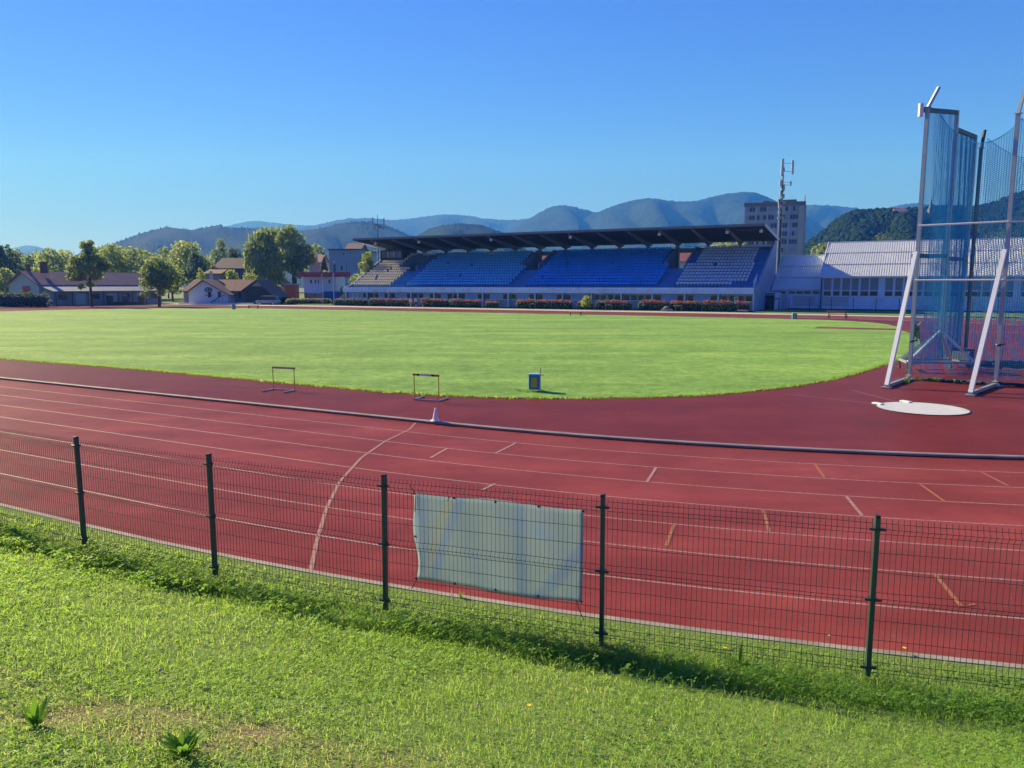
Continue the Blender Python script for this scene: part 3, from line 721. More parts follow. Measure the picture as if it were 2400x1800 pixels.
hurdle('hurdle', 'yellow hurdle with a black and white bar near the white cone', (v1 + v2) / 2, math.atan2(dd.y, dd.x), .98, .84, .62, m2=M_galv)
M_conew = mat('cone_white', (.80, .78, .76), .55, .05, 5)
mb = MB(); mb.lathe([(.105, .012), (.105, .026), (.082, .03), (.076, .06), (.028, .345), (.022, .35), (.012, .35)], 24)
mb.box((0, 0, .007), (.23, .23, .014), rz=.3)
cn = mb.build('marker_cone', M_conew, smooth=False); cn.location = W(-.36, -36.44, .078); cn.rotation_euler = (0, .03, 0)
tag(cn, 'small white marker cone standing on the silver kerb', 'cone')
tb = thing('litter_bin', 'blue litter bin with a yellow panel on the lawn edge', 'bin', (.79, 26.25, .02), R(-6))
mb = MB(); mb.box((0, 0, .33), (.38, .34, .52)); mb.build('bin_body', M_blue, tb, bevel=.012)
mb = MB(); mb.box((0, 0, .605), (.40, .36, .035)); mb.build('rim', mat('pale_blue', (.25, .45, .75), .4, .1), tb, bevel=.008)
mb = MB(); mb.box((0.0, -.176, .33), (.19, .012, .34)); mb.build('yellow_panel', mat('bin_yellow', (.55, .38, .02), .6, .2), tb, bevel=.003)
mb = MB(); mb.tube([(.215, -.19, -.05), (.215, -.19, .84)], .018, 8); pl = mb.build('support_post', M_galv, tb)
mb = MB(); mb.bar((.20, -.19, .60), (.34, -.19, .585), .02, .02); mb.build('hook', M_darksteel, pl)
# tufts left by the mower round the bin
def tufts(name, label, pts, n, h, spread, cat='grass tuft'):
    v_, f_, c_ = [], [], []
    for (x, y) in pts:
        for i in range(n):
            leaf_strip(v_, f_, c_, (x + random.gauss(0, spread), y + random.gauss(0, spread * .7), 0), random.uniform(0, 6.3), h * random.uniform(.6, 1.2), .016, random.uniform(.8, 1.4), .2, random.random() * .5)
    o = np_mesh(name, np.array(v_), np.array(f_), M_weed, col=np.array(c_)); return tag(o, label, kind='stuff')
tufts('grass_tuft', 'dark grass tufts left uncut around the blue bin', [(.35, 26.2), (.5, 26.05), (.8, 25.95), (1.05, 26.1), (.2, 26.35)], 26, .13, .09)
tufts('grass_tuft', 'weeds at the foot of the left cage pole', [(15.9, 29.3), (16.3, 29.0), (15.1, 28.7), (14.9, 28.5)], 22, .28, .10, 'weed')

# ================================================================== throwing circle and its white boards
circ = thing('throwing_circle', 'pale concrete throwing circle set into the red apron', 'throwing circle', W(11.24, -27.40, 0))
mb = MB(); mb.lathe([(1.25, .0), (1.25, .014), (0.001, .014)], 64); mb.build('slab', mat('circle_concrete', (.50, .51, .56), .85, .14, 1.6, dirt=((.35, .34, .33), .5)), circ)
mb = MB(); n = 64; vs = []
for r, z in ((1.252, .0), (1.252, .022), (1.29, .022), (1.29, 0)):
    for k_ in range(n): a = 2 * PI * k_ / n; vs.append((r * math.cos(a), r * math.sin(a), z))
mb.add(vs, [(i * n + k_, i * n + (k_ + 1) % n, ((i + 1) % 4) * n + (k_ + 1) % n, ((i + 1) % 4) * n + k_) for i in range(4) for k_ in range(n)]); mb.build('steel_rim', M_darksteel, circ)
for (u0, v0), (u1, v1), lab in (((9.90, -27.02), (10.16, -27.24), 'white board on the apron, left of the two by the circle'), ((10.66, -26.15), (10.93, -26.38), 'white board on the apron, behind the edge of the circle')):
    a, b_ = W(u0, v0, .03), W(u1, v1, .03); mb = MB(); mb.bar(a, b_, .16, .05); tag(mb.build('marker_board', M_white, bevel=.006), lab, 'marker board', 'boards by the throwing circle')

# ================================================================== hammer cage
M_net = mat('net_cord', (.03, .36, .60), .8, .15, 5)
M_net2 = mat('green_net_cord', (.02, .34, .54), .8, .15, 5)
A = Vector((15.66, 29.51, 0)); Bp = Vector((17.85, 27.59, 0)); Cp = Vector((18.65, 32.79, 0)); Dp = Vector((20.50, 33.99, 0)); Ep = Vector((21.45, 36.07, 0)); Gp = Vector((20.75, 27.2, 0)); Hp = Vector((24.6, 31.2, 0))
cg = thing('throwing_cage', 'tall silver hammer throwing cage hung with blue green nets', 'throwing cage', A)
L_ = lambda q, z=0: Vector((q.x - A.x, q.y - A.y, z))
cen = Vector((21.3, 30.6, 0))
def inward(q, d): e = cen - q; e.z = 0; e.normalize(); return q + e * d
for q, h, foot in ((A, 10.35, Vector((13.62, 27.15, 0))), (Bp, 9.72, Vector((15.50, 25.22, 0))), (Gp, 9.7, Vector((20.3, 24.6, 0))), (Hp, 10, None), (Dp, 9.65, None)):
    mb = MB(); mb.box(tuple(L_(q, .19)), (.20, .20, .03), rz=.6); mb.box(tuple(L_(q, .28)), (.07, .07, .2), rz=.6); mb.box(tuple(L_(q, .03)), (.42, .42, .05), rz=.6)
    mb.bar(L_(q, .3), L_(q, h), .13, .13, side=(.7, .7, 0)); po = mb.build('pole', M_galv if q is not Dp else M_darksteel, cg)
    mb = MB(); tip = inward(q, .42 if q is not Dp else .12); mb.bar(L_(q, h - .03), L_(tip, h + .75), .10, .10); mb.box(tuple(L_(q, h)), (.2, .2, .03), rz=.6); mb.build('top_arm', M_galv if q is not Dp else M_darksteel, po)
    if foot is not None:
        mb = MB(); mb.bar(L_(foot, .10), L_(q + (foot - q) * .09, 4.95), .14, .14, side=(.7, .7, 0)); mb.build('brace', mat('bright_metal', (.74, .75, .77), .4, .06, 2, .35), cg)
        mb = MB(); mb.bar(L_(foot, .09), L_(q, .09), .13, .10); mb.box(tuple(L_(foot, .03)), (.3, .3, .04), rz=.8); mb.build('foot_beam', M_galv, cg)
        mb = MB(); mb.tube([L_(q, 1.55) + Vector((.09 * math.cos(a), .09 * math.sin(a), .02 * math.sin(3 * a))) for a in [i * .7 for i in range(10)]], .022, 5); mb.tube([L_(q, 1.5) + Vector((-.12, -.1, 0)), L_(q, 1.55) + Vector((.2, -.05, .03))], .02, 5); mb.build('rope_cleat', M_darksteel, po)
for q, h in ((Cp, 10.95), (Ep, 10.55)):
    mb = MB(); mb.bar(L_(q, .55), L_(q, h), .14, .14, side=(.7, .7, 0)); mb.build('gate_pole', mat('weathered_steel', (.42, .46, .47), .5, .3, 2.5, .4, dirt=((.2, .26, .27), .6)), cg)
# wheeled tripod under the gate pole
for dx, dy in ((-1.65, -.55), (-1.25, .9), (1.15, -.75), (1.0, .8)):
    e = Cp + Vector((dx, dy, 0)); mb = MB(); mb.bar(L_(e, .42), L_(Cp, 1.75), .10, .10); mb.build('tripod_leg', mat('bright_metal', (.74, .75, .77)), cg)
    mb = MB(); mb.box(tuple(L_(e, .22)), (.05, .05, .26)); mb.tube([L_(e, .09) + Vector((-.03, 0, 0)), L_(e, .09) + Vector((.03, 0, 0))], .09, 12); mb.build('wheel', M_darksteel, cg)
mb = MB()
for a, b_ in (((-1.65, -.55), (1.15, -.75)), ((-1.25, .9), (1.0, .8)), ((-1.65, -.55), (-1.25, .9)), ((1.15, -.75), (1.0, .8))): mb.bar(L_(Cp + Vector((*a, 0)), .42), L_(Cp + Vector((*b_, 0)), .42), .10, .10)
mb.build('base_frame', M_galv, cg)
mb = MB(); mb.box(tuple(L_(Cp + Vector((.95, -.15, 0)), .75)), (.25, .9, .5), rz=.3); mb.build('counterweight', mat('weight_blue', (.06, .10, .17), .7, .2), cg)
for z0_, z1_, a, b_ in ((10.28, 10.88, A + Vector((.1, .3, 0)), Cp), (10.2, 10.5, Cp, Ep), (4.83, 4.95, A + Vector((.1, .3, 0)), Cp), (4.82, 4.93, Cp, Ep)):
    mb = MB(); e0 = a - (b_ - a).normalized() * (.30 if a is not Cp else 0); mb.bar(L_(e0, z0_), L_(b_, z1_), .13, .17); mb.build('gate_rail', M_darksteel, cg)
mb = MB(); mb.box(tuple(L_(A + Vector((-.25, .0, 0)), 10.25)), (.16, .16, .5)); mb.build('pulley_cover', M_white, cg, bevel=.03)
for z in (5.97, 3.9):
    for a, b_ in ((A, Bp), (Bp, Gp)):
        mb = MB(); o_ = Vector((-.08, -.08, 0)); mb.tube([L_(a + o_, z + (0 if z > 5 else 0)), L_(b_ + o_, z)], .038, 8); mb.build('side_rail', mat('bright_metal', (.74, .75, .77)), cg)
def net(name, p0, p1, z0, ztop, m, cell=.085, rad=.0048, belly=.25, droop=0.6, n_fold=0, z1top=None):
    """hanging net: cords every cell in both directions; droop = sag of the top edge, belly = sideways billow"""
    L = (p1 - p0).length; t_ = (p1 - p0).normalized(); nrm = Vector((t_.y, -t_.x, 0)); nu = max(2, int(L / cell)); mb = MB(); zt1 = ztop if z1top is None else z1top
    def pos(a, c):
        tp = ztop + (zt1 - ztop) * a - droop * (1 - (2 * a - 1) ** 2)
        z = z0 + (tp - z0) * c
        off = belly * math.sin(PI * a) * (math.sin(PI * min(1, c * 1.05)) * .8 + .25) + (.12 * math.sin(a * L * 6.5 + c * 2.2) * n_fold if n_fold else .02 * math.sin(a * 14 + c * 7))
        return L_(p0 + t_ * (a * L) + nrm * off, z)
    ns = 14
    for i in range(nu + 1): mb.tube([pos(i / nu, j / ns) for j in range(ns + 1)], rad, 3, cap=False)
    nv = int((ztop - z0) / cell); ms = max(4, int(L / .35))
    for j in range(nv + 1): mb.tube([pos(k_ / ms, j / nv) for k_ in range(ms + 1)], rad, 3, cap=False)
    mb.tube([pos(k_ / 24, 1) for k_ in range(25)], .014, 5)
    return mb.build(name, m, cg, recalc=False)
Ai, Bi, Gi, Hi, Di = inward(A, .5), inward(Bp, .45), inward(Gp, .5), inward(Hp, .5), inward(Dp, .3)
net('net', Ai, Bi, .25, 10.2, M_net, .08, .0075, .35, 1.0, 0, 9.6)
net('net', Di, Hi, .25, 10.0, M_net, .085, .008, -.3, 1.1, 0, 10)
net('net', Bi, Gi, .25, 9.6, M_net, .08, .0075, .3, .9)
net('gate_net', A + Vector((.15, .32, 0)), Cp, .5, 10.25, M_net, .075, .0068, .12, .02, .06, 10.8)
net('gate_net', Cp + Vector((.08, .12, 0)), Ep, .5, 10.15, M_net2, .07, .0072, .1, .02, .10, 10.42)
# spare net bundled on the ground
def bundle(pts, r, m, nm='net_bundle'):
    mb = MB(); q = []
    for i in range(len(pts) - 1):
        a, b_ = Vector(pts[i]), Vector(pts[i + 1])
        for k_ in range(12): q.append(a + (b_ - a) * (k_ / 12) + Vector((random.uniform(-.05, .05), random.uniform(-.05, .05), random.uniform(-.02, .03))))
    for k_ in range(3): mb.tube([p_ + Vector((random.uniform(-.06, .06), random.uniform(-.08, .08), random.uniform(-.02, .04))) for p_ in q], [r * random.uniform(.5, 1.2) for _ in q], 7)
    mb.build(nm, m, cg)
bundle([L_(A + Vector((.5, -.2, 0)), .05), L_((A + Bp) / 2 + Vector((.35, 0, 0)), .05), L_(Bp + Vector((.3, .1, 0)), .05), L_(Gp + Vector((0, .1, 0)), .05)], .06, mat('dark_net', (.015, .07, .085), .9, .3))
bundle([L_(Dp + Vector((0, -.3, 0)), .22), L_((Dp + Hp) / 2, .24), L_(Hp, .22)], .17, mat('faded_net', (.06, .12, .15), .9, .3))
mb = MB()
for k_ in range(14): mb.tube([L_(A + Vector((.18 + random.uniform(-.1, .15), .15, 0)), 1.95 + random.uniform(-.35, .3)) + Vector((random.uniform(-.12, .12), random.uniform(-.1, .1), random.uniform(-.2, .2))) for _ in range(4)], .02, 4)
mb.build('rope_knot', mat('light_green_rope', (.07, .36, .14), .8, .3), cg)
# ================================================================== grandstand (local x along the straight, y away from the track)
U0 = -47.3; V0s = 59.0
st = thing('grandstand', 'long covered grandstand with blue and beige seat rows under a dark cantilever roof', 'grandstand', W(U0, V0s), TH)
M_step = mat('terrace_concrete', (.08, .21, .46), .85, .25, .6, dirt=((.10, .15, .24), .5))
M_wall = mat('stand_wall', (.30, .34, .38), .8, .15, .5, dirt=((.16, .17, .19), .5))
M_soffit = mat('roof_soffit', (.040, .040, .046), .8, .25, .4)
M_rib = mat('roof_rib', (.17, .18, .21), .7, .2, .6)
M_frame = mat('window_frame', (.56, .66, .74), .5, .06)
x_ = lambda u: u - U0
XL, XR = x_(-84.85), x_(-9.75)
PITS = [(x_(-77.5), x_(-73.8)), (x_(-51.2), x_(-47.8)), (x_(-25.2), x_(-21.8))]
AIS = [(x_(-74.6), x_(-71.5)), (x_(-49.7), x_(-46.8)), (x_(-24.3), x_(-21.5))]
RY0, RD, RZ0, RH = .9, 1.0, 3.42, .487
ty = lambda i: RY0 + i * RD
tz = lambda i: RZ0 + i * RH
def spans(i):
    if i < 7: return [(XL, XR)]
    e = [XL] + [q for p_ in PITS for q in p_] + [XR]
    return [(e[2 * j], e[2 * j + 1]) for j in range(len(e) // 2)]
mb = MB()
for i in range(13):
    for a, b_ in spans(i): mb.span((a, ty(i), tz(i) - .75), (b_, ty(i) + RD + .01 * (i % 2), tz(i)))
for a, b_ in spans(12): mb.span((a, ty(13) + .012, tz(12) - .8), (b_, 16.0, tz(12) + .003))
mb.build('terrace', M_step, st)
mb = MB()
for a, b_ in PITS:
    mb.span((a, ty(7), tz(6) - .35), (b_, 16.2, tz(6) - .02))
mb.build('gangway_floor', M_concrete, st)
for a, b_ in PITS:
    for q in (a, b_):
        mb = MB(); s_ = .09; mb.prism([(ty(7) - .2, tz(6) - .4), (16.0, tz(6) - .4), (16.0, 10.0), (ty(13), tz(12) + .75), (ty(7) - .2, tz(6) + 1.0)], 'x', q - s_, q + s_); mb.build('gangway_wall', mat('gangway_paint', (.22, .32, .46), .8, .2), st)
# stairs through the seat rows
for a, b_ in AIS:
    mb = MB()
    for i in range(7): mb.span((a + .5, ty(i) - .32, tz(i) - .5), (b_ - .3, ty(i) - .004, tz(i) - RH / 2))
    mb.build('stair', M_step, st)
# parapet, floor edge, lower storey
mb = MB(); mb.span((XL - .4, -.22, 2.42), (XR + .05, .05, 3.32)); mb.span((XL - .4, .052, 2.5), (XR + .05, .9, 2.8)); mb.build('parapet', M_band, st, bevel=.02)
mb = MB(); mb.span((XL + .5, -.02, 3.322), (XR - .4, .02, 3.40)); mb.build('coping', M_darksteel, st)
mb = MB(); mb.span((XL + .2, .45, 0), (XR - .1, .65, 1.31)); mb.span((XL + .2, .47, 2.26), (XR - .1, .65, 2.5)); mb.build('front_wall', M_wall, st)
mb = MB(); mb.span((XL + .3, 1.6, 0), (XR - .2, 1.7, 2.5)); mb.build('room_back', M_darkwood, st)
mb = MB(); mb.span((XL + .2, .30, 1.25), (XR - .1, .449, 1.33)); mb.build('window_sill', M_frame, st)
bays = [-84.65 + 4.995 * k_ for k_ in range(16)]
pat = ['bbbd', 'ddbd', 'dbbd', 'ddbd', 'gbdd', 'dbbd', 'gbbd', 'dbbd', 'dbbg', 'gbbd', 'gggg', 'gggg', 'gbbr', 'rbbg', 'ggrg']
M_gl2 = glassmat('green_glass', (.045, .06, .05)); M_gl3 = glassmat('brown_glass', (.07, .045, .04))
for k_, ub in enumerate(bays):
    mb = MB(); mb.span((x_(ub) - .10, -.02, 0), (x_(ub) + .10, .30, 2.42)); mb.build('pillar', M_frame, st)
    if k_ == 15: break
    for j in range(4):
        a = x_(ub) + .22 + j * 1.16; b_ = a + 1.08; ch = pat[k_][j]; g_ = {'d': M_glass, 'b': M_blind, 'g': M_gl2, 'r': M_gl3}[ch]
        mb = MB(); z0, z1 = 1.33, 2.262
        mb.span((a, .46, z0), (a + .07, .54, z1)); mb.span((b_ - .07, .46, z0), (b_, .54, z1)); mb.span((a + .07, .46, z0), (b_ - .07, .54, z0 + .06)); mb.span((a + .07, .46, z1 - .06), (b_ - .07, .54, z1))
        mb.span((a + .07, .505 if ch != 'b' else .50, z0 + .06), (b_ - .07, .52, z1 - .06), 1); mb.build('window', [M_frame, g_], st)
mb = MB(); a = x_(-12.55); mb.span((a, .42, 1.45), (a + .62, .44, 2.05)); sg = mb.build('first_aid_sign', M_white, st)
mb = MB(); mb.span((a + .24, .412, 1.53), (a + .38, .419, 1.97)); mb.span((a + .10, .412, 1.68), (a + .239, .419, 1.82)); mb.span((a + .381, .412, 1.68), (a + .52, .419, 1.82)); mb.build('cross', M_green, sg)
# end walls, back wall
for xa, sl, nm in ((XR, .545, 1), (XL, .56, -1)):
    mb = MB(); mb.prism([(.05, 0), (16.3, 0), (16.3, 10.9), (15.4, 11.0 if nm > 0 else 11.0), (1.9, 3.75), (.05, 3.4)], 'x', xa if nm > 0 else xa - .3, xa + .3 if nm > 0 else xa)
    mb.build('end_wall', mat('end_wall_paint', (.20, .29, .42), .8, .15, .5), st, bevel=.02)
mb = MB(); e = [XL] + [q for p_ in PITS for q in p_] + [XR]
for j in range(4): mb.span((e[2 * j] + .1, 16.0, 0), (e[2 * j + 1] - .1, 16.22, 9.93))
for a, b_ in PITS:
    w_ = (b_ - a); mb.span((a - .1, 16.01, 9.15), (b_ + .1, 16.21, 9.92)); mb.span((a + w_ * .66, 16.02, tz(6) - .3), (b_ + .1, 16.2, 9.15)); mb.span((a - .1, 16.02, 0), (b_ + .1, 16.2, tz(6) - .36))
mb.build('back_wall', M_wall, st)
# roof
RFY, RBY, RFZ, RBZ = 3.5, 16.6, 12.58, 11.12
mb = MB(); XA, XB = x_(-85.5), x_(-9.2)
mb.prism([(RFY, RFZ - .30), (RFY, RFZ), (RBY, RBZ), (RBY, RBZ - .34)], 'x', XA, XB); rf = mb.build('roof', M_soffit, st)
mb = MB(); mb.prism([(RBY + .003, RBZ - .34), (RBY + .003, RBZ), (23.6, 11.60), (23.6, 11.40)], 'x', XA + .2, XB - .1); mb.build('unseen_rear_roof', M_soffit, rf)  # roof wing added out of view so its shadow covers the low hall
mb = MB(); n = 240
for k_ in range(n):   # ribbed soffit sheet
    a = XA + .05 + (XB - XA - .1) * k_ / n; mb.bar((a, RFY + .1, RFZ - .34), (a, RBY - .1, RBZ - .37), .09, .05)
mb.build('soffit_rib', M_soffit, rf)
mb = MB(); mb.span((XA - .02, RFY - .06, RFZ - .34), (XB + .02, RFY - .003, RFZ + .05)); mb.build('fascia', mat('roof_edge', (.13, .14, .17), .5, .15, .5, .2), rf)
for q in (XA, XB):
    mb = MB(); mb.bar((q, RFY, RFZ - .12), (q, RBY, RBZ - .14), .07, .5); mb.build('verge_trim', mat('verge_metal', (.42, .44, .48), .5, .12), rf)
for k_ in range(14):
    u = -14.8 - 5.13 * k_; xx = x_(u); mb = MB()
    mb.prism([(RFY + .4, RFZ - .42), (RBY - .2, RBZ - .36), (RBY - .2, RBZ - .55), (14.3, RBZ - .95), (RFY + .4, RFZ - .58)], 'x', xx - .13, xx + .13); mb.build('roof_beam', M_rib, st)
    inpit = any(a - .1 < xx < b_ + .1 for a, b_ in PITS)
    mb = MB(); mb.span((xx - .24, 14.05, (tz(12) - .4) if not inpit else tz(6) - .05), (xx + .24, 14.5, RBZ - .6)); mb.build('column', M_rib, st)
mb = MB(); mb.tube([(XL, 15.9, 10.15), (XR, 15.9, 10.15)], .03, 6); mb.build('back_rail', M_rib, st)
for u in (-81.25, -71.2, -55.8, -40.6, -25.4, -14.9, -9.95):
    t_ = RFZ - .11 * 1.7; mb = MB(); mb.box((x_(u), 5.0, t_ - .78), (.46, .3, .42), top=.85); mb.bar((x_(u), 5.0, t_ - .6), (x_(u), 5.0, t_ - .3), .06, .06); mb.build('floodlight', mat('lamp_housing', (.60, .62, .66), .5), st, bevel=.02)
# faint lettering on the soffit
def lettering(txt, size, M4, m, parent, name='lettering', depth=.01, align='CENTER'):
    cu = bpy.data.curves.new('tmp_text', 'FONT'); cu.body = txt; cu.size = size; cu.extrude = depth; cu.align_x = align
    ob = bpy.data.objects.new('tmp_text', cu); COL.objects.link(ob); bpy.context.view_layer.update()
    dg = bpy.context.evaluated_depsgraph_get(); me = bpy.data.meshes.new_from_object(ob.evaluated_get(dg)); COL.objects.unlink(ob); bpy.data.objects.remove(ob)
    me.materials.clear(); me.materials.append(m); o = put(bpy.data.objects.new(name, me), parent); o.matrix_local = M4; return o
sl = math.atan2(RBZ - RFZ, RBY - RFY)
M_let = mat('faded_letters', (.20, .21, .23), .8)
for txt, u, sz in (('CCON', -12.2, 1.05), ('260', -48.6, .95), ('IIII', -82.6, .8)):
    lettering(txt, sz, Matrix.Translation((x_(u), 5.9, RFZ + math.tan(sl) * 2.4 - .42)) @ Matrix.Rotation(sl, 4, 'X') @ Matrix.Rotation(PI, 4, 'X') @ Matrix.Translation((0, -.3, 0)), M_let, rf)
# press box and seats-side boards
pb_ = MB(); a, b_ = x_(-84.8), x_(-79.3); pb_.span((a, 11.0, 8.55), (b_, 15.9, 9.15)); pb_.span((a, 11.02, 10.35), (b_, 15.9, 10.75)); pb_.span((b_ - .6, 11.01, 9.151), (b_ - .002, 15.9, 10.349)); pb_.span((a + .002, 11.01, 9.151), (a + .2, 15.9, 10.349)); pb_.span((a, 15.0, 9.151), (b_ - .61, 15.8, 10.349))
px_ = pb_.build('press_box', M_darksteel, st)
for j in range(3):
    q = a + .25 + j * 1.55; mb = MB(); mb.span((q, 11.1, 9.17), (q + 1.45, 11.16, 10.33), 1); mb.span((q + 1.45, 11.05, 9.16), (q + 1.53, 11.18, 10.34), 0); mb.build('window', [M_frame, glassmat('press_glass', (.09, .13, .19))], px_)
for u in (-78.0, -75.2, -73.5, -61.4, -60.4):
    mb = MB(); mb.span((x_(u) - .8, 13.3, 9.55), (x_(u) + .6, 13.36, 9.95)); mb.build('name_board', mat('board_grey', (.42, .46, .52), .6), st)
# railings
mb = MB()
for k_ in range(5): q = .6 + k_ * .55; mb.tube([(XR - .15, q, tz(0) + (q - .9) * .5 - .1), (XR - .15, q, tz(0) + (q - .9) * .5 + .95)], .03, 6)
mb.tube([(XR - .15, .5, 4.2), (XR - .15, 2.9, 5.35)], .03, 6); mb.build('handrail', M_white, st)
mb = MB()
for o_ in (.55, 1.0): mb.tube([(XL - .45, .2, 3.4 + o_), (XL - .45, 11.5, 9.2 + o_)], .035, 6)
for k_ in range(9): q = .3 + k_ * 1.35; mb.tube([(XL - .45, q, 3.3 + (q - .2) * .513), (XL - .45, q, 4.42 + (q - .2) * .513)], .03, 6)
mb.build('handrail', M_alu, st)
mb = MB()
for a in (0, .5, 1): mb.bar((XL - .6 + a * 2, RBY - 3, 10.7 + .2 * a), (XL - 1.6 + a * 2.5, RFY + 4, 11.9 - .3 * a), .10, .10)
mb.bar((XL - 1.2, 9.5, 10.6), (XL + 1.6, 10.5, 10.7), .12, .1); mb.bar((XL - .2, 8.5, 11.5), (XL + 2.0, 10.2, 10.9), .12, .1); mb.build('roof_bracing', M_white, st)
mb = MB()
for k_ in range(10): mb.span((XL - .5 - (10 - k_) * .32, .35, 0), (XL - .5 - (9 - k_) * .32, 1.5, .20 * (k_ + 1)))
mb.build('end_stair', M_concrete, st)
# seats
def seat_mesh(name, m):
    """moulded bucket shell on a stub leg: dished in plan, so its wings face sideways"""
    mb = MB(); prof = [(-.24, .44), (-.06, .405), (.09, .43), (.16, .53), (.21, .80)]; cols = [-.215, -.12, 0, .12, .215]; vs = []
    for off in (0, 1):
        for x in cols:
            c = (x / .215) ** 2
            for k_, (y, z) in enumerate(prof): vs.append((x, y - .13 * c * (k_ / 4) + .03 * off, z + .07 * c * (1 - k_ / 4) - .025 * off))
    nP = 5; F_ = []
    for off in (0, 25):
        for a in range(4):
            for k_ in range(4): F_.append((off + a * nP + k_, off + (a + 1) * nP + k_, off + (a + 1) * nP + k_ + 1, off + a * nP + k_ + 1))
    for k_ in range(4): F_ += [(k_, k_ + 1, 25 + k_ + 1, 25 + k_), (20 + k_, 45 + k_, 45 + k_ + 1, 20 + k_ + 1)]
    for a in range(4): F_ += [(a * nP, 25 + a * nP, 25 + (a + 1) * nP, (a + 1) * nP), (a * nP + 4, (a + 1) * nP + 4, 25 + (a + 1) * nP + 4, 25 + a * nP + 4)]
    mb.add(vs, F_); mb.box((0, .04, .19), (.05, .05, .38)); return mb.build(name, m, None)
SM = {'tan': mat('beige_seat', (.92, .74, .46), .5, .2, .8), 'blue': mat('faded_blue_seat', (.11, .47, .80), .5, .22, .25), 'royal': mat('royal_blue_seat', (.015, .29, .82), .45, .2, .3), 'grey': mat('bleached_seat', (.50, .60, .66), .55, .25, .7)}
SEC = [('tan', XL + .9, AIS[0][0], XL + .9, PITS[0][0] - .3), ('blue', AIS[0][1], AIS[1][0], PITS[0][1] + 1.8, PITS[1][0] - .2), ('royal', AIS[1][1], AIS[2][0], PITS[1][1] + 1.2, PITS[2][0] - .2), ('grey', AIS[2][1], XR - 1.0, PITS[2][1] + 1.5, XR - 1.2)]
proto = seat_mesh('seat', SM['grey']); sv = np.empty(len(proto.data.vertices) * 3); proto.data.vertices.foreach_get('co', sv); sv = sv.reshape(-1, 3)
sf = [tuple(p_.vertices) for p_ in proto.data.polygons]
rest = MB(); cnt = 0
for name, l0, l1, h0, h1 in reversed(SEC):
    for i in range(13):
        a, b_ = (l0, l1) if i < 7 else (h0, h1)
        if name == 'grey' and i == 0: b_ = x_(-13.1)
        nseat = int((b_ - a) / .52)
        for j in range(nseat):
            if random.random() < .012: continue
            xx, yy, zz = a + .26 + j * .52, ty(i) + .45, tz(i)
            if name == 'grey' and cnt < 100 and i < 6:
                o = proto if cnt == 0 else proto.copy()
                if cnt: COL.objects.link(o)
                o.parent = st; o.location = (xx, yy, zz); cnt += 1
            else:
                rest.add([(v[0] + xx, v[1] + yy, v[2] + zz) for v in sv], sf, list(SM).index(name))
ro = rest.build('seat_rows', [SM[q] for q in SM], st, recalc=False); ro['kind'] = 'stuff'

# ================================================================== sports halls
M_sheet = mat('sheet_roof', (.64, .66, .66), .55, .1, .4, .0, dirt=((.55, .55, .54), .5))
M_hallw = mat('hall_wall', (.58, .72, .88), .75, .08, .35, dirt=((.34, .36, .38), .5))  # white walls blued in the base colour to carry their shade
M_panel = mat('window_panel', (.20, .235, .25), .45, .1, .5)
def ribbed(mb, xa, xb, y0, z0, y1, z1, period=.33, amp=.10):
    n = int((xb - xa) / period); prof = []
    for k_ in range(n):
        q = xa + k_ * period
        prof += [(q, 0), (q + period * .35, 0), (q + period * .45, amp), (q + period * .9, amp)]
    prof.append((xb, 0)); vs = [(q, y0, z0 + h) for q, h in prof] + [(q, y1, z1 + h) for q, h in prof] + [(q, y0, z0 + h - .03) for q, h in prof]
    m_ = len(prof); mb.add(vs, [(i, i + 1, m_ + i + 1, m_ + i) for i in range(m_ - 1)] + [(2 * m_ + i, 2 * m_ + i + 1, i + 1, i) for i in range(m_ - 1)])
def hall(name, label, u0, u1, v, eave, vr, ridge, over_l, tiers=3):
    t_ = thing(name, label, 'sports hall', W(u0, v), TH); L = u1 - u0; D = vr - v
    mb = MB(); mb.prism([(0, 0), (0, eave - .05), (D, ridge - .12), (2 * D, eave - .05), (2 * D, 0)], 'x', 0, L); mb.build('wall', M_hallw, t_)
    rf = None; ys = [-.35 + (D + .35) * k_ / tiers for k_ in range(tiers + 1)]; sl_ = (ridge - eave) / D
    for k_ in range(tiers):
        mb = MB(); zf = lambda y: eave + sl_ * y
        ribbed(mb, -over_l, L + .1, ys[k_] - (.12 if k_ else 0), zf(ys[k_]) + .05 + .10 * (1 if k_ else 0) - (.12 * sl_ if k_ else 0), ys[k_ + 1], zf(ys[k_ + 1]) + .05)
        o = mb.build('roof_sheet', M_sheet, t_, recalc=False); rf = rf or o
        if k_:
            mb = MB(); q = ys[k_]; mb.span((-over_l, q - .16, zf(q) - .06), (L + .1, q - .13, zf(q) + .02)); mb.build('roof_lap', M_darksteel, t_)
    mb = MB(); mb.span((-over_l, D - .15, ridge + .08), (L + .1, D + .2, ridge + .2)); mb.build('ridge_cap', M_white, t_)
    mb = MB(); mb.prism([(D, ridge + .03), (2 * D + .3, eave - .2), (2 * D + .3, eave - .25), (D, ridge - .05)], 'x', -over_l, L + .1); mb.build('unseen_rear_roof', M_sheet, t_)
    mb = MB(); mb.span((-over_l - .02, -.50, eave - .30), (L + .1, -.34, eave - .12)); mb.build('gutter', M_white, t_)
    return t_, D
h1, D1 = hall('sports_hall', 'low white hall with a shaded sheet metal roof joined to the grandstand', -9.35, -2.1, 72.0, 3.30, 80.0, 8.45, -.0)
X1 = lambda u: u + 9.35
for a, b_ in ((-8.55, -7.65), (-7.45, -6.6)):
    pass
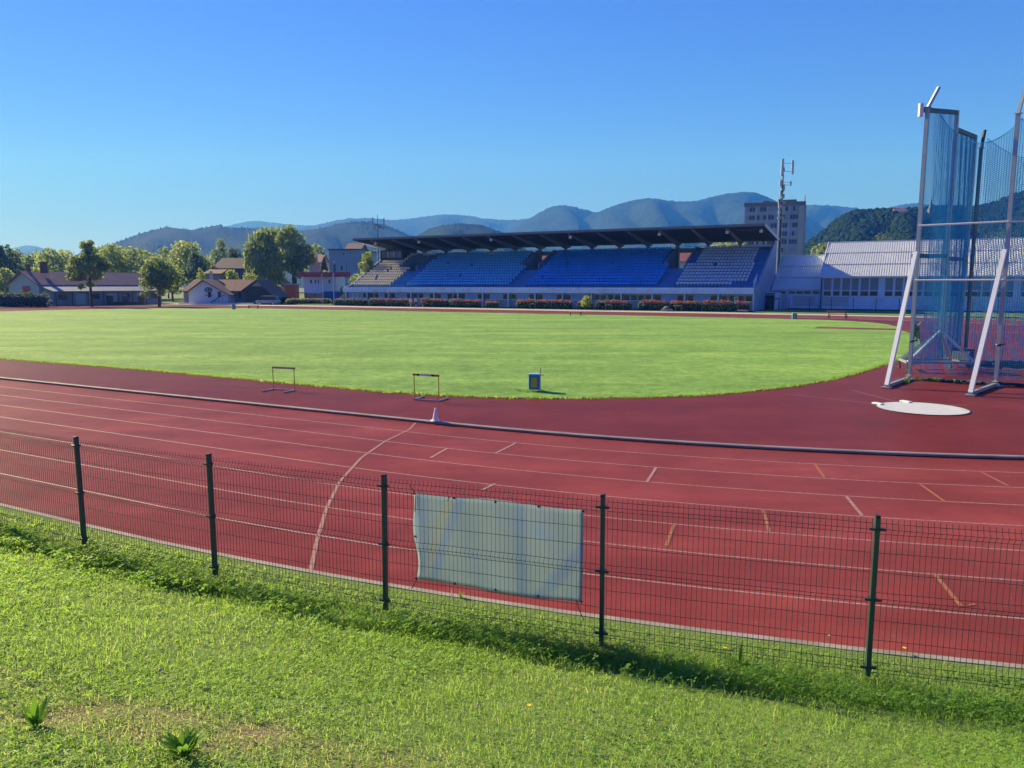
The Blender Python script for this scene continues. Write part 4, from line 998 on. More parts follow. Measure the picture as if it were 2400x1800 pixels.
for u0, u1 in ((-9.2, -8.5), (-8.4, -7.2)):
    mb = MB(); mb.span((X1(u0), -.05, 2.36), (X1(u1), -.003, 2.76), 0); mb.span((X1(u0) + .06, -.06, 2.41), (X1(u1) - .06, -.051, 2.71), 1); mb.build('window', [M_frame, M_gl2], h1)
for u0 in (-6.79, -5.65, -4.53, -3.29):
    mb = MB(); mb.span((X1(u0) - .06, -.05, 2.33), (X1(u0) + .96, -.003, 2.80), 0); mb.span((X1(u0), -.06, 2.39), (X1(u0) + .9, -.051, 2.74), 1); mb.build('window', [M_frame, M_glass], h1)
mb = MB(); mb.span((X1(-6.2), -.012, .55), (X1(-3.0), -.004, 2.0)); mb.build('plaster_patch', mat('patched_plaster', (.50, .50, .50), .85, .12, .6), h1)
mb = MB(); mb.span((.2, -.03, 0), (X1(-7.0), -.006, 2.2)); mb.build('grey_panel', mat('panel_grey', (.40, .45, .52), .7, .08), h1)
mb = MB(); mb.span((0, -.014, 0), (7.25, -.002, .14)); mb.build('plinth', M_darksteel, h1)
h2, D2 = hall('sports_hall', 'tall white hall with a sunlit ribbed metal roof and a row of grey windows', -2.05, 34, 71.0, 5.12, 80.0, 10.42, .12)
X2 = lambda u: u + 2.05
mb = MB(); mb.bar((-.16, -.4, 5.0), (-.16, D2, 10.5), .12, .34); mb.build('verge_trim', M_white, h2)
mb = MB(); mb.span((-.02, -.2, 0), (.16, -.003, 4.8)); mb.build('downpipe', M_darksteel, h2)
us = [(-1.64, -.62), (-.32, .63), (.92, 1.98), (2.21, 3.14), (3.43, 4.52), (4.72, 5.80)]
for gidx in range(4):
    for u0, u1 in us:
        u0 += gidx * 8.35; u1 += gidx * 8.35
        if u1 > 33: continue
        mb = MB(); mb.span((X2(u0) - .06, -.06, 2.05), (X2(u1) + .06, -.003, 4.78), 0); mb.span((X2(u0), -.07, 2.98), (X2(u1), -.061, 4.72), 2); mb.span((X2(u0) + .03, -.072, 2.15), (X2(u1) - .03, -.061, 2.82), 1)
        mb.build('window', [M_frame, M_glass if random.random() < .5 else M_gl2, M_panel], h2)
mb = MB(); mb.span((0.2, -.014, 0), (36, -.002, .16)); mb.build('plinth', M_darksteel, h2)
mb = MB(); mb.span((X2(-1.8), -.012, .6), (X2(1.9), -.004, 1.95)); mb.build('plaster_patch', mat('patched_plaster', (.5, .5, .5)), h2)
# passage between stand and hall
pg = thing('passage', 'dark open doorway block between the grandstand and the low hall', 'doorway', W(-9.6, 66.5), TH)
mb = MB(); mb.span((0, 0, 0), (.14, 5.4, 2.6)); mb.span((1.55, 0, 0), (1.75, 5.4, 2.6)); mb.span((.14, .3, 2.2), (1.55, 5.4, 2.6)); mb.build('frame', M_frame, pg)
mb = MB(); mb.span((.141, .6, 0), (1.549, .7, 2.19)); mb.build('door', mat('navy_door', (.010, .02, .055), .5), pg)
mb = MB(); mb.span((.2, .1, 2.3), (1.5, .2, 2.5)); mb.build('window', M_gl2, pg)
gt = thing('barrier_frame', 'dark blue pipe frame standing before the hall doorway', 'barrier', W(-8.3, 64.6), TH)
for q in (0, 1.25): mb = MB(); mb.tube([(q, 0, 0), (q, 0, 1.75)], .06, 8); mb.build('leg', mat('navy_pipe', (.012, .025, .07), .4), gt)
mb = MB(); mb.tube([(0, 0, 1.72), (1.25, 0, 1.72)], .06, 8); mb.build('crossbar', mat('navy_pipe', (.012, .025, .07)), gt)

# thin wire fence before the halls
hf = thing('wire_fence', 'low wire fence with thin dark posts before the sports halls', 'fence', W(-8, 62.6), TH)
ps = [-5.4 + 2.85 * k_ for k_ in range(14)]
for q in ps: mb = MB(); mb.tube([(q + 8, .12 * math.sin(q), 0), (q + 8, .12 * math.sin(q), 1.95)], .045, 6); mb.build('post', M_darksteel, hf)
mb = MB()
for z in (.3, .9, 1.5, 1.9): mb.tube([(q + 8, .12 * math.sin(q), z) for q in ps], .008, 4)
mb.build('wire', M_darksteel, hf)

# ================================================================== masts and tower block
def antenna_mast(name, label, loc, H, panels, boxes, r=.27):
    t_ = thing(name, label, 'mast', loc)
    mb = MB(); mb.tube([(0, 0, 0), (0, 0, H * .7), (0, 0, H)], [r, r * .9, r * .45], 8); mb.build('pole', M_darksteel, t_)
    mb = MB(); mb.tube([(-.42, 0, 0), (-.40, 0, H * .72)], .05, 6); mb.tube([(.30, .1, 0), (.3, .1, H * .68)], .04, 6)
    for k_ in range(int(H * 1.3)): mb.bar((-.42, 0, .5 + k_ * .5), (0, 0, .5 + k_ * .5), .03, .03)
    mb.build('cable_ladder', M_alu, t_)
    for (x, z, w_, h_) in panels:
        mb = MB(); mb.box((x, -.1, z), (w_, .22, h_)); mb.build('panel_antenna', mat('antenna_grey', (.50, .52, .55), .5, .08), t_, bevel=.03)
        mb = MB(); mb.bar((0, 0, z + h_ * .3), (x, 0, z + h_ * .3), .06, .06); mb.bar((0, 0, z - h_ * .3), (x, 0, z - h_ * .3), .06, .06); mb.build('bracket', M_darksteel, t_)
    for (x, z, w_, h_) in boxes: mb = MB(); mb.box((x, -.15, z), (w_, .3, h_)); mb.build('radio_unit', mat('radio_grey', (.30, .33, .36), .6, .15), t_, bevel=.02)
    return t_
Ym = 150
pm = P(1822, 690, Ym); zt = lambda py: PZ(py, Ym)
mm = lambda px: (px - 1822) * Ym / FPX
antenna_mast('antenna_mast', 'tall mobile phone mast with long panel antennas behind the grandstand end', (pm.x, Ym, 0), zt(372),
    [(mm(1820), (zt(374) + zt(412)) / 2, .54, zt(374) - zt(412)), (mm(1843), (zt(376) + zt(409)) / 2, .48, zt(376) - zt(409)), (mm(1818), (zt(423) + zt(437)) / 2, .55, zt(423) - zt(437)), (mm(1840), (zt(425) + zt(436)) / 2, .45, zt(425) - zt(436))],
    [(.15, zt(460), .6, .8), (-.2, zt(452), .5, .9), (.25, zt(440), .35, 1.2), (-.25, zt(484), .7, .7), (.3, zt(488), .6, .8), (0, zt(415), .3, 1.0), (.1, zt(398), .3, .8), (-.3, zt(470), .9, .5), (.4, zt(475), .6, .5), (-.35, zt(498), .55, .6), (.35, zt(498), .45, .6), (-.4, zt(511), .6, .5), (.3, zt(511), .5, .5), (-.55, zt(474), .3, 1.0), (0, zt(447), .4, .8)])
Ym2 = 215
pm = P(889, 690, Ym2); zt2 = lambda py: PZ(py, Ym2)
antenna_mast('antenna_mast', 'distant phone mast rising behind the left part of the stand roof', (pm.x, Ym2, 0), zt2(503),
    [(-1.35, (zt2(510) + zt2(529)) / 2, .45, 2.3), (1.75, (zt2(512) + zt2(530)) / 2, .5, 2.2)], [(-.2, zt2(527), 1.3, .6), (.6, zt2(532), 1.2, .8), (-.9, zt2(534), .5, .6), (1.6, zt2(535), .6, .5)], .16)

TY = 262
ta = P(1742, 600, TY); tb_ = P(1882, 600, TY - 6); dd = tb_ - ta; Wt = math.hypot(dd.x, dd.y); Ht = PZ(485, TY)
tw = thing('tower_block', 'grey concrete tower block with window grid behind the antenna mast', 'apartment block', (ta.x, ta.y, 0), math.atan2(dd.y, dd.x))
M_tw = mat('tower_concrete', (.36, .33, .30), .85, .2, .1, dirt=((.2, .19, .18), .5)); M_twp = mat('tower_panel', (.37, .37, .36), .7, .25, .12)
mb = MB(); mb.span((0, .12, 0), (Wt, 16, Ht)); mb.build('wall', M_twp, tw)
mb = MB(); mb.span((-.35, -.1, Ht), (Wt + .1, 16.2, Ht + 1.3)); mb.span((Wt * .55, 3, Ht + 1.3), (Wt * .86, 9, Ht + 2.3)); mb.span((Wt * .3, 4, Ht + 1.3), (Wt * .42, 8, Ht + 2.2)); mb.build('roof', mat('tower_attic', (.20, .165, .14), .9, .2, .2), tw)
mb = MB(); mb.span((-.5, -.15, 0), (.0, 15, Ht - .02)); mb.build('sunlit_edge', M_white, tw)  # white strip added to stand for the tower's sunlit left face
mb = MB(); mb.span((Wt - 2.0, -.3, 0), (Wt - .3, .119, Ht - .05)); mb.build('pilaster', mat('pilaster_concrete', (.42, .39, .35), .85, .15, .3), tw)
mb = MB(); mb.tube([(Wt - .2, 2, Ht + 1.3), (Wt - .2, 2, Ht + 3.4)], .22, 8); mb.build('vent_pipe', M_galv, tw)
for q in (.19, .38, .56, .74): mb = MB(); mb.span((Wt * q - .13, -.16, 0), (Wt * q + .13, .118, Ht - .05)); mb.build('mullion', mat('mullion', (.50, .52, .54), .7), tw)
edges = [.02, .18, .20, .37, .39, .55, .57, .73, .75, .895]; nf = 11; fh = Ht / nf
for k_ in range(nf):
    for j in range(5):
        a, b_ = Wt * edges[2 * j] + .1, Wt * edges[2 * j + 1] - .1; z = k_ * fh; mb = MB()
        n_ = 3
        for i in range(n_):
            c0 = a + (b_ - a) * i / n_; c1 = a + (b_ - a) * (i + 1) / n_ - .12; mb.span((c0, .02, z + fh * .38), (c1, .115, z + fh * .92), 0 if random.random() < .7 else 1)
        mb.build('window', [glassmat('tower_glass', (.05, .06, .075)), mat('tower_curtain', (.28, .33, .40), .8)], tw)
for k_ in range(nf):
    for j in range(3):
        mb = MB(); z = k_ * fh; mb.span((Wt + .003, 2 + j * 4.6, z + fh * .3), (Wt + .06, 4.6 + j * 4.6, z + fh * .9)); mb.build('side_window', glassmat('tower_glass', (.05, .06, .075)), tw)
for j in range(4): mb = MB(); mb.span((Wt + .002, .2 + j * 4.9, 0), (Wt + .35, 1.2 + j * 4.9, Ht - .06)); mb.build('side_fin', M_tw, tw)
# ================================================================== trees, hedges, shrubs
M_leaf = {'pale': leafmat('pale_foliage', (.15, .23, .08), (.46, .52, .18), .5), 'mid': leafmat('mid_foliage', (.085, .155, .062), (.36, .44, .16), .48),
          'dark': leafmat('dark_foliage', (.05, .10, .06), (.20, .27, .13), .35), 'lime': leafmat('lime_foliage', (.20, .28, .05), (.46, .52, .12), .5),
          'spruce': leafmat('spruce_needles', (.018, .044, .036), (.055, .090, .062), .15), 'flower': leafmat('flower_petals', (.30, .04, .07), (.55, .16, .16), .35)}
def leaf_cloud(blobs, n, size, droop=0.0, hollow=.55, seed=0):
    """leaf cards spread through ellipsoid clumps; returns verts, quads, tint"""
    g_ = np.random.default_rng(seed); vol = np.array([b[3] * b[4] * b[5] for b in blobs]) ** .72; cnt_ = np.maximum(6, (n * vol / vol.sum()).astype(int)); Vs, Ts = [], []
    for (cx, cy, cz, rx, ry, rz), c in zip(blobs, cnt_):
        d = g_.normal(size=(c, 3)); d /= np.linalg.norm(d, axis=1)[:, None]; rad = hollow + (1 - hollow) * g_.random(c) ** .6
        rad *= 1 + .16 * np.sin(d[:, 0] * 5 + cx) * np.sin(d[:, 2] * 6 + cz) + .10 * np.sin(d[:, 1] * 9 + cy * 2)
        p = np.stack([cx + d[:, 0] * rx * rad, cy + d[:, 1] * ry * rad, cz + d[:, 2] * rz * rad], 1)
        if droop: p[:, 2] -= droop * g_.random(c) ** 2
        nrm = d + g_.normal(size=(c, 3)) * .8; nrm /= np.linalg.norm(nrm, axis=1)[:, None]
        t_ = np.cross(nrm, g_.normal(size=(c, 3))); t_ /= np.linalg.norm(t_, axis=1)[:, None] + 1e-9; b_ = np.cross(nrm, t_)
        s_ = size * g_.uniform(.55, 1.35, c)[:, None]; asp = 1.0 if not droop else 1.8
        if droop: t_ = t_ * .35 + np.array([0, 0, -1.0]); t_ /= np.linalg.norm(t_, axis=1)[:, None]; b_ = np.cross(nrm, t_)
        q = np.stack([p - t_ * s_ * asp * .5, p + b_ * s_ * .42, p + t_ * s_ * asp * .5, p - b_ * s_ * .42], 1); Vs.append(q.reshape(-1, 3))
        clump = g_.uniform(0, .45); tn = np.clip(clump * 1.2 + g_.random(c) ** 1.6 * .75, 0, 1); Ts.append(np.repeat(np.stack([tn, tn, tn, np.ones(c)], 1), 4, 0))
    V_ = np.concatenate(Vs); return V_, np.arange(len(V_)).reshape(-1, 4), np.concatenate(Ts)
def crown_blobs(h, w, base, seed, n=18, top=.55):
    """clumps filling an uneven crown between base and h"""
    g_ = random.Random(seed); out = [(0, 0, base + (h - base) * .5, w * .30, w * .30, (h - base) * .36)]
    for i in range(n):
        f = (i + .5) / n; z = base + (h - base) * (.08 + .84 * f); env = math.sin(PI * min(1, .16 + .80 * f)) ** .7
        a = i * 2.4 + g_.uniform(-.5, .5); rr_ = w * .5 * env * g_.uniform(.45, .80); r = w * g_.uniform(.13, .21) * (.7 + .5 * env)
        out.append((math.cos(a) * rr_, math.sin(a) * rr_, z, r, r, r * g_.uniform(.65, 1.0)))
    out.append((g_.uniform(-.08, .08) * w, 0, h - w * .12, w * .16, w * .16, w * .14)); return out
def tree(name, label, px, Y, h, w, leaf='mid', base=None, n=2600, size=.5, seed=1, trunk=.22, grp=None, blobs=None, droop=0, cat='tree', z0=-.1, lean=0, hollow=.55):
    loc = (PX(px, Y), Y, z0); t_ = thing(name, label, cat, loc, 0, grp); base = h * .22 if base is None else base
    bl = blobs or crown_blobs(h, w, base, seed)
    mb = MB(); mb.tube([(0, 0, -.2), (.1 * lean, 0, base * .6), (.5 * lean, .1, base + (h - base) * .35), (.8 * lean, 0, h * .82)], [trunk * 1.25, trunk, trunk * .7, trunk * .15], 8)
    g_ = random.Random(seed + 5)
    for b_ in bl[1:10]:
        z_ = max(base * .75, b_[2] - .45 * math.hypot(b_[0], b_[1]) - .3 * h * .1); mb.tube([(0, 0, min(z_, h * .7)), (b_[0] * .5, b_[1] * .5, (z_ + b_[2]) * .5 + .1), (b_[0], b_[1], b_[2])], [trunk * .42, trunk * .28, trunk * .1], 5)
    mb.build('trunk', M_bark, t_)
    V_, F_, C_ = leaf_cloud(bl, n, size, droop, hollow, seed); np_mesh('crown', V_, F_, M_leaf[leaf], t_, C_); return t_
def spruce(name, label, px, Y, h, w, seed=1, n=1500, size=.5, leaf='spruce', grp=None):
    bl = []; g_ = random.Random(seed); lv = 9
    for i in range(lv):
        z = h * (.10 + .86 * i / lv); r = w * .5 * (1 - i / lv) + .15
        for k_ in range(5): a = k_ * 1.257 + i * .6; bl.append((math.cos(a) * r * .55, math.sin(a) * r * .55, z - .12 * r, r * .5, r * .5, h * .055))
    return tree(name, label, px, Y, h, w, leaf, h * .08, n, size, seed, .2, grp, bl + [(0, 0, h * .95, .18, .18, h * .06)])
zt_ = lambda py, Y: PZ(py, Y) + .1
def treepx(name, label, px, ptop, wpx, Y, leaf='mid', basepx=None, **kw):
    h = zt_(ptop, Y); w = wpx * Y / FPX; b_ = zt_(basepx, Y) if basepx else None
    return tree(name, label, px, Y, h, w, leaf, b_, **kw)
GB = 'trees behind the clubhouses'
treepx('broadleaf_tree', 'dark green tree at the left picture edge, beside the hedge and gabled house', 6, 572, 95, 172, 'dark', 690, seed=3, n=3600, size=.62)
treepx('broadleaf_tree', 'pale low tree left of the house with the red shutter', 18, 628, 60, 150, 'pale', 695, seed=4, n=1700)
treepx('broadleaf_tree', 'dim tree showing between the far left tree and the house chimney', 75, 592, 90, 196, 'mid', 680, seed=5, n=2600, size=.6, grp=GB)
treepx('broadleaf_tree', 'leafy green tree above the middle of the gabled house roof', 130, 581, 95, 190, 'pale', 680, seed=6, n=2800, size=.6, grp=GB)
treepx('broadleaf_tree', 'yellowish green tree just right of the thin topped tree', 262, 572, 84, 192, 'lime', 670, seed=7, n=2600, size=.58, grp=GB)
treepx('broadleaf_tree', 'green tree between the yellowish tree and the dark maple', 318, 580, 90, 196, 'pale', 670, seed=8, n=2600, size=.6, grp=GB)
treepx('broadleaf_tree', 'round pale green tree taller than the rest behind the dark maple', 440, 566, 112, 205, 'pale', 660, seed=9, n=3600, size=.62, grp=GB)
treepx('broadleaf_tree', 'low pale tree right above the clubhouse chimney', 404, 612, 66, 178, 'lime', 690, seed=10, n=1700, grp=GB)
treepx('broadleaf_tree', 'dense dark round tree above the white clubhouse gable', 466, 590, 62, 182, 'dark', 680, seed=11, n=2600, size=.5, grp=GB)
treepx('garden_tree', 'small bright tree on the clubhouse ridge line, left of the white gable', 473, 628, 26, 165, 'lime', 690, seed=12, n=700, size=.4, trunk=.1)
treepx('broadleaf_tree', 'grey green pointed tree left of the great willow', 522, 558, 52, 236, 'mid', 660, seed=13, n=1900, size=.6, grp=GB)
treepx('broadleaf_tree', 'shadowed tree squeezed between the pointed tree and the willow', 552, 580, 56, 226, 'dark', 660, seed=14, n=1900, size=.6, grp=GB)
for i, (a, t_, w_, Y_, lf, lab) in enumerate(((45, 584, 70, 215, 'mid', 'misty tree just right of the far left dark tree'), (100, 588, 80, 225, 'pale', 'misty pale tree left of the leafy tree above the gabled roof'), (160, 584, 76, 218, 'pale', 'pale tree behind the left side of the thin topped tree'), (235, 578, 76, 214, 'mid', 'green tree behind the right side of the thin topped tree'), (292, 576, 70, 210, 'pale', 'pale tree above the right end of the gabled roof'), (350, 586, 74, 212, 'lime', 'yellowish tree behind the top of the dark maple'), (395, 578, 66, 222, 'pale', 'pale tree filling the gap right of the dark maple'), (495, 606, 60, 216, 'mid', 'green tree between round dark tree and pointed tree'))):
    treepx('broadleaf_tree', lab, a, t_, w_, Y_, lf, 690, seed=120 + i, n=2200, size=.62, grp=GB)
# tall tree with a thin top in front of the gabled house
Yt = 131; s_ = Yt / FPX; zz = lambda py: zt_(py, Yt)
bl = [((a - 213) * s_, b_, zz(c), r * s_, r * s_, q * s_) for a, b_, c, r, q in ((213, 0, 578, 13, 13), (200, .4, 574, 10, 9), (222, -.3, 570, 8, 8), (212, .3, 600, 20, 17), (190, -.5, 612, 18, 14), (235, .5, 610, 18, 14), (172, .6, 632, 17, 13), (214, -.8, 630, 24, 15), (246, -.2, 628, 16, 14), (196, -.9, 648, 19, 11), (236, -.8, 648, 15, 11), (168, 0, 650, 10, 9), (222, -1, 667, 10, 7), (200, -1, 672, 9, 6))]
tree('broadleaf_tree', 'open crowned tree with a thin top before the gabled house', 213, Yt, zz(560), 95 * s_, 'mid', zz(672), 4200, .40, 21, .22, None, bl, hollow=.3)
bl = [((a - 368) * s_, b_, zz(c), r * s_, r * s_, q * s_) for a, b_, c, r, q in ((368, 0, 620, 24, 20), (345, .4, 636, 18, 18), (392, -.4, 634, 20, 17), (352, -.8, 664, 20, 16), (384, -.9, 662, 22, 16), (408, .2, 655, 12, 14), (365, -.5, 645, 26, 18), (378, -.8, 684, 12, 10), (340, -.6, 690, 10, 9), (395, .3, 676, 9, 9))]
tree('maple_tree', 'dense dark maple between the two clubhouses', 372, Yt, zz(598), 90 * s_, 'mid', zz(694), 3800, .42, 22, .22, None, bl)
# the great willow and its neighbour
Yw = 178; s_ = Yw / FPX; zw = lambda py: zt_(py, Yw)
bl = [((a - 640) * s_, b_, zw(c), r * s_, r * s_, q * s_) for a, b_, c, r, q in ((625, 0, 548, 26, 18), (600, .6, 562, 26, 20), (582, 0, 586, 20, 22), (645, -.6, 570, 30, 24), (612, -1, 600, 30, 26), (575, .8, 612, 14, 20), (640, -1.6, 612, 30, 30), (602, -1.2, 630, 18, 22), (640, -1, 642, 20, 20), (660, 0, 600, 20, 26), (590, -.4, 642, 10, 18), (622, -1.4, 655, 14, 16))]
tree('willow_tree', 'great drooping willow left of the leaning trunk', 652, Yw, zw(528), 130 * s_, 'mid', zw(660), 6500, .52, 23, .42, None, bl, droop=1.3)
Yw2 = 172; s_ = Yw2 / FPX; zw = lambda py: zt_(py, Yw2)
bl = [((a - 692) * s_, b_, zw(c), r * s_, r * s_, q * s_) for a, b_, c, r, q in ((682, 0, 542, 20, 15), (668, .5, 560, 20, 18), (700, -.4, 566, 22, 18), (722, .3, 590, 22, 17), (690, -.8, 592, 26, 20), (668, .8, 605, 18, 22), (712, -.6, 615, 20, 15), (686, -.9, 622, 22, 18), (734, .2, 606, 14, 12), (700, -.3, 640, 16, 12))]
tree('broadleaf_tree', 'tall tree with a dark leaning trunk beside the willow', 692, Yw2, zw(528), 100 * s_, 'mid', zw(645), 5200, .50, 24, .55, None, bl, lean=-.5)
treepx('broadleaf_tree', 'hazy tree behind the right shoulder of the great willow pair', 745, 572, 60, 260, 'mid', 660, seed=25, n=1700, size=.7, grp=GB)
spruce('spruce_tree', 'dark blue spruce above the red roofed kiosk', 762, 205, zt_(592, 205), 42 * 205 / FPX, 26, 2200, .55)
spruce('cypress_tree', 'slim dark conifer right of the blue spruce', 786, 200, zt_(612, 200), 2.0, 27, 700, .4)
treepx('poplar_tree', 'light yellowish tree touching the left end of the grandstand', 862, 590, 48, 152, 'lime', 682, seed=28, n=2200, size=.42)
treepx('garden_shrub', 'pale shrub behind the left end wall of the stand', 835, 640, 34, 156, 'pale', 700, seed=29, n=900, size=.4, trunk=.08, cat='shrub')
for i, (a, t_, w_, Y_, lf, lab) in enumerate(((545, 632, 36, 172, 'lime', 'yellow green shrub behind the brown clubhouse roof, left of its fellow'), (588, 640, 44, 170, 'lime', 'broad yellow green shrub behind the barn roof'), (668, 652, 34, 176, 'lime', 'sunlit shrub under the willow crown'), (655, 668, 30, 165, 'mid', 'green shrub between barn and leaning trunk'), (738, 640, 40, 190, 'lime', 'bright shrub left of the red roofed kiosk'), (765, 634, 34, 192, 'lime', 'flowering bright shrub over the kiosk roof'), (802, 672, 16, 166, 'pale', 'narrow green shrub right of the kiosk wall'))):
    treepx('garden_shrub', lab, a, t_, w_, Y_, lf, t_ + 45, seed=40 + i, n=900, size=.45, trunk=.08, cat='shrub', grp='sunlit shrubs among the clubhouses')

def hedge(name, label, p0, p1, h, d, leaf, n, size=.2, flower=0, seed=1, grp=None, cat='hedge', z0=0):
    """clipped run of bushes from p0 to p1 (world xy)"""
    p0, p1 = Vector(p0), Vector(p1); t_ = thing(name, label, cat, (p0.x, p0.y, z0), math.atan2((p1 - p0).y, (p1 - p0).x), grp); L = (p1 - p0).length; bl = []; g_ = random.Random(seed); k_ = max(1, int(L / (d * .8)))
    for i in range(k_ + 1):
        q = .5 * d + (L - d) * i / max(1, k_) if L > d else L / 2; hh = h * g_.uniform(.88, 1.05); bl.append((q, g_.uniform(-.1, .1), hh * .5, d * .62, d * .5, hh * .52))
    V_, F_, C_ = leaf_cloud(bl, n, size, 0, .78, seed); V_[:, 2] = np.maximum(V_[:, 2], .02)
    np_mesh('foliage', V_, F_, M_leaf[leaf], t_, C_)
    mb = MB()
    for i in range(k_ + 1): b_ = bl[i]; mb.tube([(b_[0], b_[1], -.05), (b_[0] + .05, b_[1], h * .5), (b_[0], b_[1], h * .8)], [.05, .04, .02], 5)
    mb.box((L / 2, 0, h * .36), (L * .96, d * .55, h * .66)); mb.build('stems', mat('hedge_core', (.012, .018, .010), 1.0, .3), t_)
    if flower:
        m_ = int(n * flower); g2 = np.random.default_rng(seed + 9); bb = [(b_[0] + g_.uniform(-.3, .3), b_[1] - .15, b_[2] + h * .36, b_[3] * g_.uniform(.3, .9), d * .42, h * .17) for b_ in bl]
        V_, F_, C_ = leaf_cloud(bb, m_, size * .8, 0, .5, seed + 3); np_mesh('blossom', V_, F_, M_leaf['flower'], t_, C_)
    return t_
yh = 128
hedge('clipped_hedge', 'dark clipped hedge before the house with the red shutter', P(-60, 700, yh + 2).to_2d().to_3d(), P(113, 700, yh).to_2d().to_3d(), zt_(687, yh), 1.6, 'dark', 5200, .26, seed=51)
seg = [(-83.9, -76.4, 1.35, .1, 'dark green bush row at the far left end of the stand'), (-75.7, -66.6, 1.4, .35, 'bush row with pink tops left of the walking people'), (-64.6, -58.8, 1.45, .45, 'pinkish bush row right behind the walking people'), (-58.6, -52.8, 1.4, .45, 'pinkish bush row ending near a small white board'), (-51.4, -49.5, 1.15, .4, 'short low bush between two gaps under the stand'), (-45.8, -36.2, 1.45, .4, 'bush row with red tops left of the lime green shrub'),
       (-35.2, -32.9, 1.4, .3, 'short bush behind the lime green shrub'), (-32.2, -26.6, 1.45, .4, 'reddish bush row right of the lime green shrub'), (-25.4, -20.9, 1.55, .5, 'red topped bush row under the right vomitory'), (-20.6, -16.2, 1.5, .45, 'bush row with two narrow hurdles before it'), (-16.0, -9.5, 1.55, .55, 'longest bright red topped bush row by the hall doorway')]
for i, (a, b_, h_, fl, lab) in enumerate(seg):
    hedge('flowering_hedge', lab, W(a, 55), W(b_, 55), h_, 1.5, 'dark', int((b_ - a) * 210), .22, fl, 60 + i, 'flowering hedges along the grandstand')
q = W(-33.4, 53.9); tree('garden_shrub', 'bright lime green young shrub sticking out of the hedge', 1200 + q.x / q.y * FPX * 1.007, q.y, 2.25, 1.9, 'lime', .5, 620, .24, 71, .05, cat='shrub')
hedge('low_planting', 'low planted bed between the leaning trunk and the stand', P(672, 705, 150).to_2d().to_3d(), P(775, 705, 150).to_2d().to_3d(), 1.1, 1.6, 'mid', 1800, .3, .12, 81, cat='shrub')

# ================================================================== houses on the left
M_tile = mat('clay_tiles', (.30, .155, .135), .85, .22, .5, fine=7, dirt=((.42, .30, .28), .5)); M_tile2 = mat('brown_tiles', (.17, .095, .075), .85, .18, .5, fine=7)
M_cream = mat('cream_render', (.48, .50, .44), .85, .1, .6); M_lwhite = mat('white_render', (.60, .63, .68), .85, .07, .5); M_shadewall = mat('shade_grey_render', (.24, .25, .27), .85, .18, .5)  # the grey one carries the lean-to wall's shade in its colour
def roofslab(mb, a0, a1, b0, b1, th=.18, mi=0):
    """sloping slab: eave edge a0-a1, ridge edge b0-b1"""
    q = [Vector(p_) for p_ in (a0, a1, b1, b0)]; nrm = (q[1] - q[0]).cross(q[3] - q[0]).normalized() * th
    mb.add(q + [p_ - nrm for p_ in q], [(0, 1, 2, 3), (7, 6, 5, 4), (0, 4, 5, 1), (1, 5, 6, 2), (2, 6, 7, 3), (3, 7, 4, 0)], mi)
# gabled house: ridge runs away to the right; local x along the gable, y along the ridge
Yh = 140; ap_ = P(52, 637, Yh); rz_ = math.atan2(.90, .44) - PI / 2
hs = thing('gabled_house', 'long cream house with a tiled roof and a red gable shutter behind the clipped hedge', 'house', (ap_.x, ap_.y, 0), rz_)
ez, rg, lt = 3.95, ap_.z, 2.75; hw = 4.5; Lh = 26
mb = MB(); mb.prism([(-hw, 0), (hw, 0), (hw, ez), (0, rg - .15), (-hw, ez)], 'y', 0, Lh); mb.build('wall', M_cream, hs)
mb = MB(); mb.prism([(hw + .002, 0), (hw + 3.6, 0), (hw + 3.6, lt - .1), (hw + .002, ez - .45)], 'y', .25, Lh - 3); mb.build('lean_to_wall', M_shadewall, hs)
mb = MB()
roofslab(mb, (hw + .45, -.5, ez - .18), (hw + .45, Lh + .4, ez - .18), (0, -.5, rg + .12), (0, Lh + .4, rg + .12)); roofslab(mb, (-hw - .45, Lh + .4, ez - .18), (-hw - .45, -.5, ez - .18), (-.01, Lh + .4, rg + .11), (-.01, -.5, rg + .11)); rfh = mb.build('roof', M_tile, hs)
mb = MB(); roofslab(mb, (hw + 4.2, -.1, lt - .12), (hw + 4.2, Lh - 2.6, lt - .12), (hw + .3, -.1, ez - .34), (hw + .3, Lh - 2.6, ez - .34), .12); mb.build('lean_to_roof', mat('grey_sheet', (.20, .22, .25), .6, .2, .4), hs)
mb = MB(); mb.box((1.4, 3.2, rg + .75), (.9, .9, 2.0)); mb.box((1.4, 3.2, rg + 1.8), (1.1, 1.1, .16)); mb.build('chimney', M_tile2, rfh)
mb = MB(); mb.box((-.2, 1.2, rg + .6), (.5, .5, 1.6)); mb.build('chimney', M_tile2, rfh)
mb = MB(); mb.span((-.3, -.06, 1.7), (1.9, -.003, 3.55)); mb.build('shutter', M_red, hs)
mb = MB()
for k_ in range(5): mb.span((-.2, -.09, 1.85 + k_ * .33), (1.8, -.061, 1.90 + k_ * .33))
mb.build('shutter_rail', mat('dark_red', (.28, .03, .03), .6), hs)
for k_ in range(7):
    y_ = 1.2 + k_ * 3.2; mb = MB()
    if k_ % 2: mb.span((hw + 3.605, y_, .1), (hw + 3.66, y_ + 2.0, 2.2)); mb.build('garage_door', mat('door_grey', (.34, .38, .42), .6, .1), hs)
    else: mb.span((hw + 3.605, y_, 1.1), (hw + 3.66, y_ + 1.6, 2.1)); mb.build('window', [M_glass], hs)
for k_ in range(8): mb = MB(); mb.tube([(hw + 4.1, .4 + k_ * 3.1, 0), (hw + 4.1, .4 + k_ * 3.1, lt - .2)], .07, 6); mb.build('porch_post', M_darkwood, hs)
